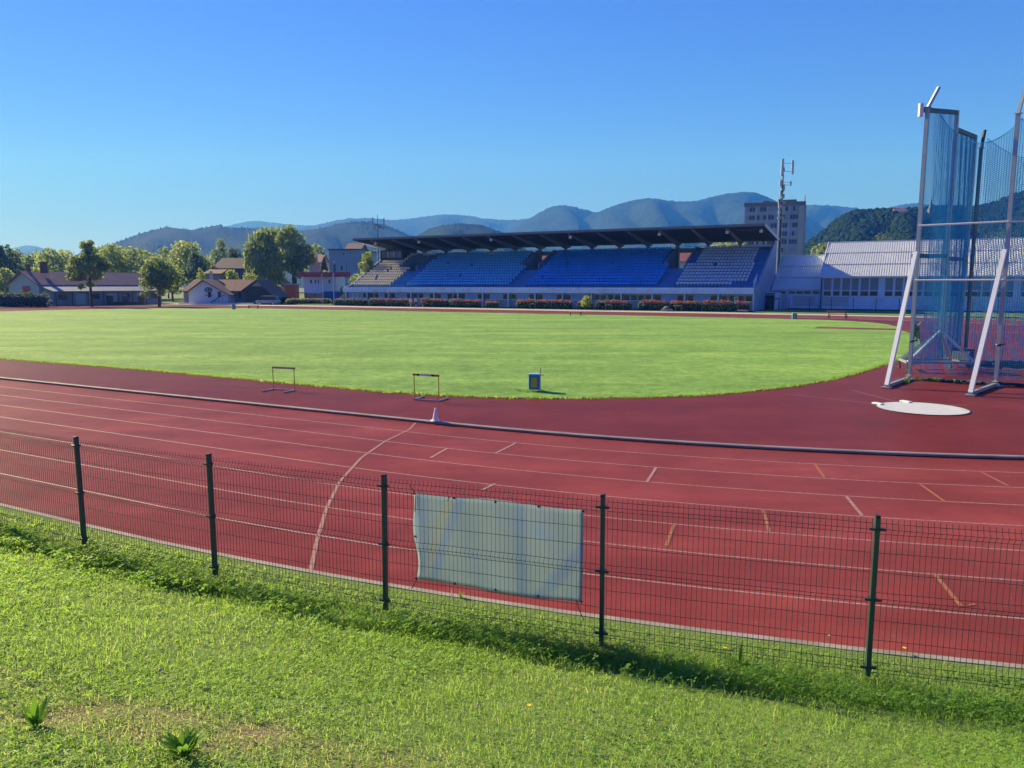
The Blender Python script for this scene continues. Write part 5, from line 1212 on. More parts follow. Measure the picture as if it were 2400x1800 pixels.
# brick pillars and low wall before its yard
yd = thing('brick_wall', 'low brick wall with stubby pillars before the gabled house yard', 'garden wall', P(135, 712, 146).to_2d().to_3d(), R(0))
mb = MB(); mb.span((0, 0, 0), (16.5, .3, .55)); mb.build('wall', mat('old_brick', (.16, .095, .075), .9, .25, .8, fine=9), yd)
for k_ in range(6): mb = MB(); mb.span((.5 + k_ * 3.0, -.08, 0), (1.6 + k_ * 3.0, .38, 1.7)); mb.build('pillar', mat('old_brick', (.16, .095, .075)), yd)

Yc = 150; c0 = P(478, 690, Yc); sc = Yc / FPX; cx_ = lambda px: (px - 478) * sc; cz = lambda py: PZ(py, Yc)
ch = thing('clubhouse', 'white gabled clubhouse with a dark oval emblem and brown roofs', 'clubhouse', (c0.x, Yc, 0))
zr, zl = cz(658), cz(683)
mb = MB(); mb.prism([(cx_(442), 0), (cx_(533), 0), (cx_(533), cz(688)), (0, zr), (cx_(442), cz(684))], 'y', 0, 9); mb.build('wall', M_lwhite, ch)
mb = MB(); roofslab(mb, (cx_(540), -.5, cz(691.5)), (cx_(540), 9, cz(691.5)), (0, -.5, zr + .2), (0, 9, zr + .2)); roofslab(mb, (cx_(436), 9, cz(686)), (cx_(436), -.5, cz(686)), (-.01, 9, zr + .19), (-.01, -.5, zr + .19)); rc = mb.build('roof', M_tile2, ch)
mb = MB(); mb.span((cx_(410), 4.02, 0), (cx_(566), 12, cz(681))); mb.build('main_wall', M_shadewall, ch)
mb = MB(); roofslab(mb, (cx_(408), 3.2, cz(682)), (cx_(600), 3.2, cz(682)), (cx_(418), 8, zr + .3), (cx_(597), 8, zr + .3)); roofslab(mb, (cx_(600), 13, cz(682)), (cx_(408), 13, cz(682)), (cx_(597), 8.01, zr + .29), (cx_(418), 8.01, zr + .29)); mb.build('main_roof', mat('red_brown_tiles', (.22, .11, .085), .85, .15, .5, fine=7), ch)
mb = MB(); mb.prism([(cx_(564), 0), (cx_(640), 0), (cx_(640), cz(700)), (cx_(596), zr), (cx_(564), cz(678))], 'y', 2.0, 10); mb.build('barn_wall', M_darkwood, ch)
mb = MB(); mb.prism([(cx_(582), cz(671)), (cx_(609), cz(671)), (cx_(596), zr - .12)], 'y', 1.94, 1.998); mb.build('gable_panel', mat('gable_grey', (.30, .33, .36), .8), ch)
mb = MB(); roofslab(mb, (cx_(646), 1.2, cz(703)), (cx_(646), 10.5, cz(703)), (cx_(596), 1.2, zr + .28), (cx_(596), 10.5, zr + .28)); roofslab(mb, (cx_(560), 10.5, cz(680.5)), (cx_(560), 1.2, cz(680.5)), (cx_(595.9), 10.5, zr + .27), (cx_(595.9), 1.2, zr + .27)); mb.build('barn_roof', M_tile2, ch)
mb = MB(); n = 28; vs = []
for r, y_ in ((1.0, -.05), (.72, -.05), (.72, -.04), (1.0, -.002)):
    for k_ in range(n): a = 2 * PI * k_ / n; vs.append((cx_(480 + 9) * 1 + r * .78 * math.cos(a), y_, cz(679.5) + r * .52 * math.sin(a)))
mb.add(vs, [(i * n + k_, i * n + (k_ + 1) % n, ((i + 1) % 4) * n + (k_ + 1) % n, ((i + 1) % 4) * n + k_) for i in range(4) for k_ in range(n)])
mb.box((cx_(489) + .05, -.04, cz(679)), (.28, .05, .6)); mb.box((cx_(489) - .3, -.04, cz(679.5)), (.16, .05, .5)); mb.box((cx_(489) + .35, -.04, cz(679.5)), (.14, .05, .45)); mb.build('emblem', mat('emblem_navy', (.03, .05, .10), .6), ch)
mb = MB()
for k_, w_ in enumerate((.13, .09, .12, .05, .12, .1, .13, .06, .11)): mb.box((cx_(482) + k_ * .17, -.03, cz(691.7)), (w_, .05, .20 if k_ % 3 else .26))
mb.build('sign_lettering', mat('emblem_navy', (.03, .05, .10)), ch)
for a, b_, t_, o_ in ((487.2, 494.8, 684, 697), (510.5, 517.5, 684, 697)):
    mb = MB(); mb.span((cx_(a), -.05, cz(o_)), (cx_(b_), -.003, cz(t_)), 0); mb.span((cx_(a) + .06, -.06, cz(o_) + .06), (cx_(b_) - .06, -.051, cz(t_) - .06), 1); mb.build('window', [M_darkwood, M_glass], ch)
for a, b_, t_, o_, nm in ((415, 424, 694, 715, 'door'), (541, 548, 686, 700, 'window'), (427, 436, 693, 699, 'window')):
    mb = MB(); mb.span((cx_(a), 3.93, max(0, cz(o_))), (cx_(b_), 3.99, cz(t_))); mb.build(nm, M_glass if nm == 'window' else mat('blue_grey_door', (.14, .19, .26), .5), ch)
mb = MB(); mb.bar((cx_(494), -.9, .05), (cx_(521), -.9, cz(693)), .12, .14); mb.bar((cx_(521), -.9, cz(693)), (cx_(531), -.9, cz(692.5)), .1, .1)
for q in (500, 508, 516, 524): mb.bar((cx_(q), -.9, 0), (cx_(q), -.9, min(cz(693), .05 + (cz(693)) * (q - 494) / 27)), .05, .05)
mb.build('ramp_rail', M_darksteel, ch)
mb = MB(); mb.box((cx_(455), 9, zr + 1.1), (.5, .5, 1.8)); mb.build('chimney', M_cream, ch)
mb = MB(); mb.tube([(cx_(540), 3.0, cz(660)), (cx_(536), 2.8, cz(681)), (cx_(536), 3.0, .1)], .05, 6); mb.build('downpipe', M_alu, ch)
tr_ = MB(); tr_.span((cx_(430), -2.4, .06), (cx_(600), -1.6, .25)); tag(tr_.build('kerb', M_white), 'pale kerb before the clubhouse', kind='structure'); COL.objects[-1].location = (c0.x, Yc, 0)

def block(name, label, cat, px0, px1, pytop, Y, depth, m, roofm=None, roofh=0, wins=(), rz=0):
    a, b_ = P(px0, 690, Y), P(px1, 690, Y); t_ = thing(name, label, cat, (a.x, Y, 0), rz); w_ = b_.x - a.x; h = PZ(pytop, Y)
    mb = MB(); mb.span((0, 0, -.2), (w_, depth, h)); mb.build('wall', m, t_)
    if roofm:
        mb = MB()
        if roofh > .6: roofslab(mb, (-.5, -.5, h - .1), (w_ + .5, -.5, h - .1), (-.5, depth / 2, h + roofh), (w_ + .5, depth / 2, h + roofh)); roofslab(mb, (w_ + .5, depth + .5, h - .1), (-.5, depth + .5, h - .1), (w_ + .5, depth / 2 + .01, h + roofh - .01), (-.5, depth / 2 + .01, h + roofh - .01)); mb.prism([(0, h), (depth, h), (depth / 2, h + roofh - .15)], 'x', .02, w_ - .02)
        else: mb.span((-.3, -.6, h), (w_ + .3, depth + .3, h + roofh))
        mb.build('roof', roofm, t_)
    for (p0_, p1_, t0_, t1_) in wins:
        x0, x1 = P(p0_, 690, Y).x - a.x, P(p1_, 690, Y).x - a.x; mb = MB(); mb.span((x0, -.06, PZ(t1_, Y)), (x1, -.003, PZ(t0_, Y)), 0); mb.span((x0 + .08, -.07, PZ(t1_, Y) + .08), (x1 - .08, -.061, PZ(t0_, Y) - .08), 1); mb.build('window', [M_frame, M_glass], t_)
    return t_
Yk = 170
kk = block('kiosk_building', 'small white building with a red flat roof left of the grandstand', 'building', 713, 789, 645, Yk, 9, M_lwhite, M_red, .55, ((727, 733, 655, 665), (738, 742.5, 655, 665), (745, 749.5, 655, 665), (770, 776, 655, 665)))
mb = MB(); w_ = P(789, 690, Yk).x - P(713, 690, Yk).x; mb.span((-.5, -1.0, PZ(649, Yk)), (P(824, 690, Yk).x - P(713, 690, Yk).x, -.61, PZ(638, Yk))); mb.build('roof_fascia', mat('wine_fascia', (.36, .04, .06), .6, .12), kk)
mb = MB(); mb.span((-1.0, -2.6, PZ(687.5, Yk)), (w_ * .62, -.01, PZ(685, Yk))); mb.build('canopy', M_alu, kk)
for q in (0, .25, .5): mb = MB(); mb.tube([(w_ * q - .6, -2.4, 0), (w_ * q - .6, -2.4, PZ(687.5, Yk))], .06, 6); mb.build('canopy_post', M_darksteel, kk)
mb = MB(); mb.span((w_ * .63, -.25, 0), (P(823, 690, Yk).x - P(713, 690, Yk).x, -.02, PZ(683, Yk))); mb.build('blue_boarding', mat('blue_boarding', (.03, .11, .34), .6, .2), kk)
bp = P(783.5, 715, 142); t_ = thing('flag_pole', 'plain pale blue pole beside the left end of the stand', 'pole', (bp.x, 142, 0)); mb = MB(); mb.tube([(0, 0, 0), (0, 0, PZ(640, 142))], .10, 8); mb.build('pole_tube', mat('pale_blue_steel', (.28, .40, .55), .5, .1), t_); mb = MB(); mb.lathe([(.2, 0), (.2, .05), (.11, .12)], 10); mb.build('base', M_darksteel, t_)
bp = P(757, 715, 148); t_ = thing('lamp_pole', 'thin grey pole before the red roofed kiosk', 'pole', (bp.x, 148, 0)); mb = MB(); mb.tube([(0, 0, 0), (0, 0, PZ(642, 148))], .07, 8); mb.build('pole_tube', M_galv, t_); mb = MB(); mb.box((0, -.3, PZ(643, 148)), (.25, .7, .12)); mb.build('lamp_head', M_galv, t_)
block('office_block', 'large windowless grey blue block behind the kiosk', 'building', 774, 850, 586, 236, 26, mat('office_grey', (.27, .34, .42), .85, .12, .15), M_darksteel, .35, ((806, 811, 592, 599), (822, 827, 591, 596), (800, 806, 622, 634), (812, 815, 612, 636)))
block('tenement_house', 'reddish roofed house peeping over the grey block', 'house', 812, 846, 586, 300, 16, mat('brick_red', (.28, .12, .10), .85, .2), M_tile2, 3.0)
block('pink_house', 'small pink house between willow and spruce', 'house', 728, 752, 614, 245, 12, mat('pink_render', (.42, .28, .26), .85, .1), mat('pink_tiles', (.34, .20, .18), .85, .2), 2.8, ((734, 738, 618, 624),))
block('brown_house', 'dark brown roofed house behind the clubhouse trees', 'house', 506, 572, 628, 205, 14, mat('dark_render', (.13, .10, .11), .85, .2), mat('dark_tiles', (.085, .055, .06), .85, .2, .5, fine=7), 2.9, ((520, 526, 632, 640), (548, 554, 632, 640)))
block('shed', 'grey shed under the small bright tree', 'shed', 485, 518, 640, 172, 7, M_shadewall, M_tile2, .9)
block('orange_truck', 'orange and white box truck body behind the leaning trunk', 'truck', 668, 692, 668, 162, 3, mat('orange_tarp', (.62, .16, .05), .7, .12), mat('truck_white', (.5, .46, .44), .6), .3, ())
# ================================================================== cars
def car(name, label, px, Y, col, L=4.2, Wd=1.75, H=1.55, rz=0.0, van=False, grp='cars parked by the clubhouse'):
    t_ = thing(name, label, 'car', (PX(px, Y), Y, -.1), rz, grp); m = mat('car_' + label[:14].replace(' ', '_'), col, .25, .05, 1, .1)
    hb = .72 if not van else .95
    mb = MB(); mb.prism([(-L / 2, .28), (L / 2, .28), (L / 2, hb * .85), (L * .44, hb), (-L * .46, hb + .04), (-L / 2, hb * .8)], 'y', -Wd / 2, Wd / 2); b_ = mb.build('body', m, t_, bevel=.07)
    rf_ = [(-L * .47, hb), (L * (.22 if not van else .38), hb), (L * (.06 if not van else .26), H), (-L * .40, H)]
    mb = MB(); mb.prism(rf_, 'y', -Wd / 2 + .12, Wd / 2 - .12); mb.build('cabin', M_glass, t_, bevel=.04)
    mb = MB(); mb.prism([(-L * .41, H - .06), (L * .07 if not van else L * .27, H - .06), (L * .05 if not van else L * .25, H + .02), (-L * .39, H + .02)], 'y', -Wd / 2 + .10, Wd / 2 - .10); mb.build('roof', m, t_, bevel=.03)
    for q in (-.18, .02):
        mb = MB(); mb.bar((L * q, -Wd / 2 + .11, hb), (L * q, -Wd / 2 + .11, H - .05), .09, .05); mb.build('pillar', m, t_)
    for sx in (-.30, .31):
        for sy in (-1, 1):
            mb = MB(); mb.tube([(L * sx, sy * (Wd / 2 - .2), .31), (L * sx, sy * (Wd / 2 + .01), .31)], .31, 16); w_ = mb.build('wheel', M_black, t_)
            mb = MB(); mb.tube([(L * sx, sy * (Wd / 2 + .005), .31), (L * sx, sy * (Wd / 2 + .02), .31)], .19, 12); mb.build('rim', M_alu, w_)
    for sy in (-.6, .6): mb = MB(); mb.box((L / 2 - .02, sy, .62), (.08, .3, .16)); mb.build('headlight', mat('lamp_glass', (.6, .62, .65), .2), t_)
    return t_
car('parked_car', 'pale grey estate car beside the dark barn, leftmost of the three', 628, 147, (.30, .34, .38), 4.4, 1.75, 1.75, R(172), True)
car('parked_car', 'dark blue car between the grey estate and the leaning trunk', 648, 150, (.03, .06, .14), 4.0, 1.7, 1.5, R(80))
car('parked_car', 'black car nearest the leaning trunk', 666, 152, (.02, .022, .028), 4.1, 1.7, 1.45, R(176))
# ================================================================== benches, bins, narrow hurdles on the far side
def bench(name, label, loc, rz, back=True, L=2.2, m=None):
    t_ = thing(name, label, 'bench', loc, rz, 'benches round the infield'); m = m or M_wood
    for sx in (-1, 1):
        mb = MB(); mb.bar((sx * L * .44, -.18, 0), (sx * L * .44, -.18, .44), .07, .07); mb.bar((sx * L * .44, .2, 0), (sx * L * .44, .2 if not back else .28, .44 if not back else .92), .07, .07); mb.bar((sx * L * .44, -.2, .42), (sx * L * .44, .22, .42), .06, .05); mb.build('leg', M_darksteel, t_)
    mb = MB()
    for k_ in range(4): mb.box((0, -.18 + k_ * .125, .47), (L, .11, .045))
    mb.build('seat', m, t_)
    if back:
        mb = MB()
        for k_ in range(2): mb.bar((-L / 2, .25 + .02 * k_, .68 + k_ * .15), (L / 2, .25 + .02 * k_, .68 + k_ * .15), .04, .13)
        mb.build('backrest', m, t_)
    return t_
q = P(1963, 744, 84.5); bench('park_bench', 'brown slatted bench with a backrest on the far red bend', (q.x, 84.5, 0), R(0), True, 2.15)
q = P(1348, 738, 93); bench('low_bench', 'backless bench with dark legs on the lawn edge before the stand', (q.x, 92.3, .02), R(2), False, 1.45, mat('bleached_wood', (.45, .43, .42), .8, .15))
q = P(594, 722, 121); bench('low_bench', 'dark backless bench on the far left edge of the lawn', (q.x, 121, .02), R(2), False, 1.6, M_darkwood)
def drum(name, label, px, Y, r, h):
    t_ = thing(name, label, 'bin', (PX(px, Y, 740), Y, .02), 0, 'drum bins along the far lawn edge'); mb = MB(); mb.lathe([(r * .9, 0), (r, .03), (r, h * .5), (r * 1.03, h * .52), (r, h * .54), (r, h - .03), (r * 1.04, h), (r * .9, h), (r * .88, h - .1)], 20); mb.build('drum_body', mat('drum_grey', (.16, .20, .22), .6, .2, 2), t_)
    mb = MB(); mb.tube([(-r * 1.2, 0, 0), (-r * 1.2, 0, h + .12)], .05, 6); mb.build('post', M_white, t_); return t_
drum('litter_drum', 'grey drum bin on the right far corner of the lawn', 1863, 83.2, .23, .62)
drum('litter_drum', 'dark drum bin on the far left lawn edge near the clubhouse', 549, 117, .26, .68)
for u, lab in ((-41.9, 'narrow yellow hurdle at the hedge below the stand, leftmost of the three'), (-29.3, 'narrow yellow hurdle at the hedge, middle of the three'), (-18.8, 'narrow yellow hurdle before the red topped hedge, rightmost of the three')):
    hurdle('hurdle', lab, W(u, 52.6, -.02), TH + R(58), 1.1, .84, .6, grp='narrow hurdles stored at the hedge')
q = W(-20.7, 53.4); pl_ = thing('planter', 'low pale planter between two hedge rows before the stand', 'planter', q, TH); mb = MB(); mb.box((0, 0, .16), (1.7, .5, .34), top=.94); mb.build('trough', M_concrete, pl_, bevel=.02); mb = MB(); mb.lathe([(.6, .3), (.55, .5), (.3, .72), (.01, .78)], 10); mb.build('soil_mound', mat('grey_soil', (.10, .12, .12), .9), pl_)
q = W(-10.3, 54.6); ht = thing('starting_block', 'low red and white slab at the hedge end by the doorway', 'equipment', q, TH); mb = MB(); mb.box((0, 0, .1), (1.6, .8, .2)); mb.build('red_slab', M_red, ht); mb = MB(); mb.box((0, 0, .27), (1.3, .7, .12)); mb.build('white_top', M_white, ht)

# ================================================================== people
M_skin = mat('skin', (.52, .33, .25), .6, .06); M_hair = mat('brown_hair', (.05, .035, .025), .8)
def skin_mesh(name, joints, bones, m, parent, lvl=2):
    me = bpy.data.meshes.new(name); me.from_pydata([j[0] for j in joints], bones, []); o = bpy.data.objects.new(name, me); COL.objects.link(o)
    md = o.modifiers.new('skin', 'SKIN'); md.use_smooth_shade = True
    for v_, j in zip(me.skin_vertices[0].data, joints): r = j[1]; v_.radius = r if isinstance(r, tuple) else (r, r)
    me.skin_vertices[0].data[0].use_root = True
    sb = o.modifiers.new('sub', 'SUBSURF'); sb.levels = lvl; sb.render_levels = lvl
    bpy.context.view_layer.update(); dg = bpy.context.evaluated_depsgraph_get(); me2 = bpy.data.meshes.new_from_object(o.evaluated_get(dg)); COL.objects.unlink(o); bpy.data.objects.remove(o)
    me2.materials.clear(); me2.materials.append(m); me2.polygons.foreach_set('use_smooth', [True] * len(me2.polygons)); return put(bpy.data.objects.new(name, me2), parent)
def person(label, loc, rz, H, shirt, shorts, stride=.3, arms=(.25, -.25), hair=M_hair, group=None, seated=False, longp=False):
    """walks towards local -y; stride = half step in metres"""
    t_ = thing('person', label, 'person', loc, rz, group); k_ = H / 1.75
    hip = .92 * k_; J = lambda x, y, z, r: (Vector((x, y, z)) * 1.0, r * k_)
    s_ = stride
    if not seated:
        feet = [(-.10, -s_, .08), (.10, s_, .10)]; kn = [(-.10, -s_ * .62, .48), (.10, s_ * .25 - .06, .48)]
    else:
        feet = [(-.11, -.16, .28), (.11, -.30, .52)]; kn = [(-.12, -.40, .66), (.12, -.42, .86)]; hip = .95
    ty_ = -.04 if not seated else -.10; lean = 0 if not seated else -.34
    sh = hip + .50 * k_; jt = [J(0, 0, hip, (.135)), J(0, ty_ * .5 + lean * .4, hip + .22 * k_, .115), J(0, ty_ + lean * .9, sh - .05 * k_, .135), J(0, ty_ + lean, sh + .06 * k_, .052), J(0, ty_ + lean - .02, sh + .13 * k_, .062), J(0, ty_ + lean - .03, sh + .23 * k_, .092), J(0, ty_ + lean - .02, sh + .31 * k_, .055)]
    bo = [(0, 1), (1, 2), (2, 3), (3, 4), (4, 5), (5, 6)]
    arms_i, legs_i = [], []
    for sx, sw in ((-1, arms[0]), (1, arms[1])):
        n_ = len(jt); yb = ty_ + lean
        if not seated: pts = [(sx * .17 * k_, yb, sh - .02), (sx * .21 * k_, yb + sw * .5, sh - .28 * k_), (sx * .20 * k_, yb + sw - .08, sh - .50 * k_), (sx * .19 * k_, yb + sw - .12, sh - .60 * k_)]
        else: pts = [(sx * .17, yb, sh - .02), (sx * .22, yb - .16, sh - .24), (sx * .20, yb - .36, sh - .36), (sx * .19, yb - .42, sh - .38)]
        jt += [J(*pts[0], .062), J(*pts[1], .045), J(*pts[2], .033), J(*pts[3], .036)]; bo += [(2, n_), (n_, n_ + 1), (n_ + 1, n_ + 2), (n_ + 2, n_ + 3)]; arms_i.append(n_)
    for j in (0, 1):
        n_ = len(jt); sx = -1 if j == 0 else 1
        jt += [J(sx * .09 * k_, 0, hip - .07, .092), J(*kn[j], .062), J(*feet[j], .042), J(feet[j][0], feet[j][1] - .13, feet[j][2] - .045, .036)]; bo += [(0, n_), (n_, n_ + 1), (n_ + 1, n_ + 2), (n_ + 2, n_ + 3)]; legs_i.append(n_)
    skin_mesh('body', jt, bo, M_skin, t_)
    g_ = 1.16
    tj = [(jt[0][0] + Vector((0, 0, -.03)), jt[0][1] * 1.12), (jt[1][0], jt[1][1] * g_), (jt[2][0], jt[2][1] * 1.1), (jt[3][0] - Vector((0, 0, .05)), .07)]; tb2 = [(0, 1), (1, 2), (2, 3)]
    for n_ in arms_i: c = len(tj); tj += [(jt[n_][0], .075 * k_), (jt[n_][0].lerp(jt[n_ + 1][0], .75), .064 * k_)]; tb2 += [(2, c), (c, c + 1)]
    skin_mesh('shirt', tj, tb2, shirt, t_)
    pj = [(jt[0][0] + Vector((0, 0, .02)), jt[0][1] * 1.08)]; pb2 = []
    for n_ in legs_i:
        c = len(pj); pj += [(jt[n_][0], .108 * k_), (jt[n_ + 1][0] if not longp else jt[n_ + 1][0], .080 * k_)]; pb2 += [(0, c), (c, c + 1)]
        if longp: pj.append((jt[n_ + 2][0] + Vector((0, 0, .03)), .058 * k_)); pb2.append((c + 1, c + 2))
    skin_mesh('trousers' if longp else 'shorts', pj, pb2, shorts, t_)
    hp = jt[5][0]; mb = MB(); mb.lathe([(.070, -.06), (.101, -.01), (.104, .04), (.085, .09), (.03, .118), (.002, .12)], 14, (hp.x, hp.y + .018, hp.z)); mb.build('hair', hair, t_, smooth=True)
    for n_ in legs_i:
        f_ = jt[n_ + 3][0]; mb = MB(); mb.box((f_.x, f_.y + .05, f_.z + .01), (.09, .26, .085), top=.8); mb.build('shoe', M_white, t_, bevel=.02)
    mb = MB(); mb.box((hp.x, hp.y - .098 * k_, hp.z - .012), (.026, .03, .04), top=.6); mb.build('nose', M_skin, t_)
    return t_
gp = 'people walking together on the far straight'
pw = W(-63.3, 50.2); m_ = lambda n_, c: mat(n_, c, .8, .08, 3)
person('walking person in a white top and dark trousers, left of the group', W(-63.2, 49.9), TH + R(60), 1.72, m_('white_shirt', (.62, .60, .60)), m_('tan_shorts', (.30, .25, .22)), .28, group=gp)
person('walking person in a pale yellow top and black shorts, middle of the group', W(-61.9, 49.6), TH + R(70), 1.78, m_('yellow_shirt', (.55, .50, .26)), m_('black_shorts', (.02, .02, .025)), .32, group=gp)
person('walking person in a red top and dark red shorts, right of the group', W(-60.9, 50.1), TH + R(65), 1.70, m_('red_shirt', (.40, .05, .07)), m_('maroon_shorts', (.14, .03, .04)), .26, group=gp)
# cyclist far left on the bend
qb = P(122, 719, 126); byk = thing('bicycle', 'dark bicycle ridden past the clipped hedge', 'bicycle', (qb.x, 126, 0), R(-35))
def wheel(y_):
    mb = MB(); n = 24; pts = [(0, y_ + .33 * math.cos(2 * PI * i / n), .34 + .33 * math.sin(2 * PI * i / n)) for i in range(n + 1)]; mb.tube(pts, .024, 6); w_ = mb.build('wheel', M_black, byk)
    mb = MB()
    for i in range(8): mb.tube([(0, y_, .34), (0, y_ + .32 * math.cos(PI * i / 4), .34 + .32 * math.sin(PI * i / 4))], .004, 3)
    mb.build('spokes', M_alu, w_)
wheel(-.52); wheel(.52)
mb = MB(); pb3 = lambda a, b_, r=.018: mb.tube([a, b_], r, 6)
pb3((0, .52, .34), (0, .02, .34)); pb3((0, .02, .34), (0, .2, .86)); pb3((0, .52, .34), (0, .17, .78)); pb3((0, .02, .34), (0, -.36, .80)); pb3((0, .18, .80), (0, -.36, .88)); pb3((0, -.52, .34), (0, -.36, .95)); mb.build('frame', M_darksteel, byk)
mb = MB(); mb.box((0, .21, .90), (.14, .26, .06), top=.7); mb.build('saddle', M_black, byk, bevel=.02)
mb = MB(); mb.tube([(-.28, -.30, 1.02), (-.2, -.36, 1.0), (.2, -.36, 1.0), (.28, -.30, 1.02)], .016, 6); mb.build('handlebar', M_darksteel, byk)
cr_ = person('cyclist in a pale top leaning over the handlebar by the clipped hedge', (qb.x + .12, 126.16, 0), R(-35), 1.45, m_('mint_shirt', (.55, .62, .56)), m_('black_shorts', (.02, .02, .025)), seated=True, longp=True)
# ================================================================== hills and woods
def forestmat(name, c0, c1, sc):
    m, nt, b, out = nodes_of(name); vec = coords(nt)
    c = ramp(nt, noise(nt, vec, sc, 6, .7), [(.3, c0), (.7, c1)])
    c = mixc(nt, .4, c, ramp(nt, noise(nt, vec, sc * 6, 4, .7), [(.3, scaled(c0, .7)), (.7, scaled(c1, 1.2))]))
    nt.links.new(c, b.inputs['Base Color']); b.inputs['Roughness'].default_value = 1; b.inputs['Specular IOR Level'].default_value = .05
    bump(nt, b, noise(nt, vec, sc * 3, 6, .75), 1.0, 14.0); return m
M_forest = forestmat('far_forest', (.004, .012, .006), (.052, .080, .032), .011)
D_ = 2400 / 2212
def hill(name, label, R_, crest, foot=.62, rough=1.0, seed=1, rows=34, cols=None, spike=0.0, tops=0, topsize=9, kind='structure'):
    """ridge at distance R_ whose skyline passes through the crest points (2212-wide picture px); real slope in front and behind"""
    xs = np.array([c[0] * D_ for c in crest]); ys = np.array([c[1] * D_ for c in crest]); cols = cols or int((xs[-1] - xs[0]) / 4.5)
    px = np.linspace(xs[0], xs[-1], cols)
    # smooth the polyline a little
    py = np.interp(px, xs, ys); kern = np.hanning(9); kern /= kern.sum(); py = np.convolve(np.pad(py, 4, 'edge'), kern, 'valid')
    az = np.arctan((px - 1200) / FPX); Hc = EYE + R_ * (668.3 - py) / FPX / 1.005
    g_ = np.random.default_rng(seed); V_ = []
    tt = np.concatenate([np.linspace(0, 1, rows), 1 + np.linspace(.06, .5, 8)])
    for j, t_ in enumerate(tt):
        dist = R_ * (foot + (1 - foot) * t_)
        prof = (t_ ** 1.25) if t_ <= 1 else max(0, 1 - ((t_ - 1) / .5) ** 1.6)
        spur = 1 + .10 * np.abs(np.sin(px * .033 + 1.7 * np.sin(t_ * 5 + seed * 2))) * np.sin(PI * min(1, t_)) + .14 * np.sin(px * .021 + seed + 2.2 * np.sin(t_ * 4 + seed)) * np.sin(PI * min(1, t_)) + .06 * np.sin(px * .06 + t_ * 7 + seed) * np.sin(PI * min(1, t_))
        z = Hc * prof * spur + rough * R_ * .0009 * g_.normal(size=cols) * (1 if .03 < t_ < 1.3 else 0)
        if abs(t_ - 1) < 1e-6 and spike: z = z + np.abs(g_.normal(size=cols)) * spike * R_ / FPX
        x = dist * np.sin(az) / np.cos(az); V_.append(np.stack([x, np.full(cols, dist), np.maximum(z, -.9) - (.9 if t_ in (0,) else 0)], 1))
    V_ = np.concatenate(V_); nr = len(tt); idx = np.arange(nr * cols).reshape(nr, cols)
    F_ = np.stack([idx[:-1, :-1], idx[:-1, 1:], idx[1:, 1:], idx[1:, :-1]], -1).reshape(-1, 4)
    V_[:, 2] = np.maximum(V_[:, 2], -.9)
    o = np_mesh(name, V_, F_, M_forest, smooth=rough < .5); tag(o, label, kind='structure')
    return o, px, Hc, az
hill('distant_hills', 'palest far mountain ridge', 4700, [(-60, 548), (0, 545), (40, 538), (75, 531), (105, 535), (120, 545), (180, 556), (420, 520), (470, 498), (505, 490), (545, 481), (575, 480), (600, 484), (640, 488), (690, 490), (730, 487), (760, 484), (830, 500), (900, 540)], rough=.25, seed=2)
hill('distant_hills', 'long pale blue ridge across the middle', 3700, [(560, 540), (640, 500), (690, 490), (730, 480), (760, 476), (800, 474), (850, 479), (900, 475), (945, 468), (975, 467), (1010, 469), (1050, 476), (1085, 479), (1120, 479), (1150, 474), (1200, 480), (1290, 500), (1400, 530)], rough=.35, seed=3, spike=1.0)
hill('hills', 'conical blue hill behind the stand roof', 2700, [(1000, 545), (1080, 510), (1130, 482), (1160, 466), (1185, 452), (1210, 448), (1235, 450), (1260, 458), (1300, 468), (1350, 480), (1450, 520)], rough=.3, seed=4, spike=1.3)
hill('hills', 'big blue hill with three humps behind the stand', 2450, [(1180, 530), (1250, 480), (1290, 462), (1330, 446), (1365, 437), (1400, 433), (1430, 437), (1460, 441), (1490, 441), (1520, 433), (1550, 425), (1585, 421), (1610, 421), (1635, 426), (1660, 438), (1690, 455), (1720, 466), (1760, 490), (1830, 540)], rough=.3, seed=5, spike=1.3)
hill('hills', 'blue ridge running right behind the tower block', 2900, [(1600, 500), (1660, 470), (1700, 452), (1740, 447), (1780, 449), (1820, 452), (1850, 458), (1880, 458), (1905, 452), (1935, 446), (1965, 444), (2000, 450), (2060, 460), (2140, 480), (2260, 520)], rough=.3, seed=6, spike=1.3)
hill('hills', 'dark blue wooded ridge behind the clubhouses', 1650, [(140, 570), (200, 545), (255, 529), (285, 520), (315, 508), (350, 499), (380, 494), (400, 498), (425, 501), (455, 496), (480, 491), (505, 495), (540, 496), (580, 498), (640, 502), (680, 500), (715, 494), (740, 487), (775, 483), (810, 484), (845, 493), (870, 503), (900, 518), (960, 550)], rough=.22, seed=7, spike=2.6, cols=520)
hill('hills', 'small rounded wood behind the left stand roof', 1300, [(860, 545), (905, 512), (930, 498), (960, 490), (1000, 487), (1035, 489), (1065, 497), (1090, 508), (1140, 545)], rough=.25, seed=8, spike=2.2, cols=160)
hF, pxF, HF, azF = hill('wooded_hill', 'near wooded hill behind the sports halls', 620, [(1690, 560), (1735, 532), (1760, 514), (1785, 492), (1810, 474), (1835, 466), (1870, 463), (1910, 464), (1950, 461), (1985, 457), (2020, 455), (2055, 458), (2090, 460), (2120, 452), (2150, 437), (2180, 428), (2215, 424), (2280, 420), (2360, 418), (2440, 430)], foot=.5, rough=.2, seed=9, cols=150)
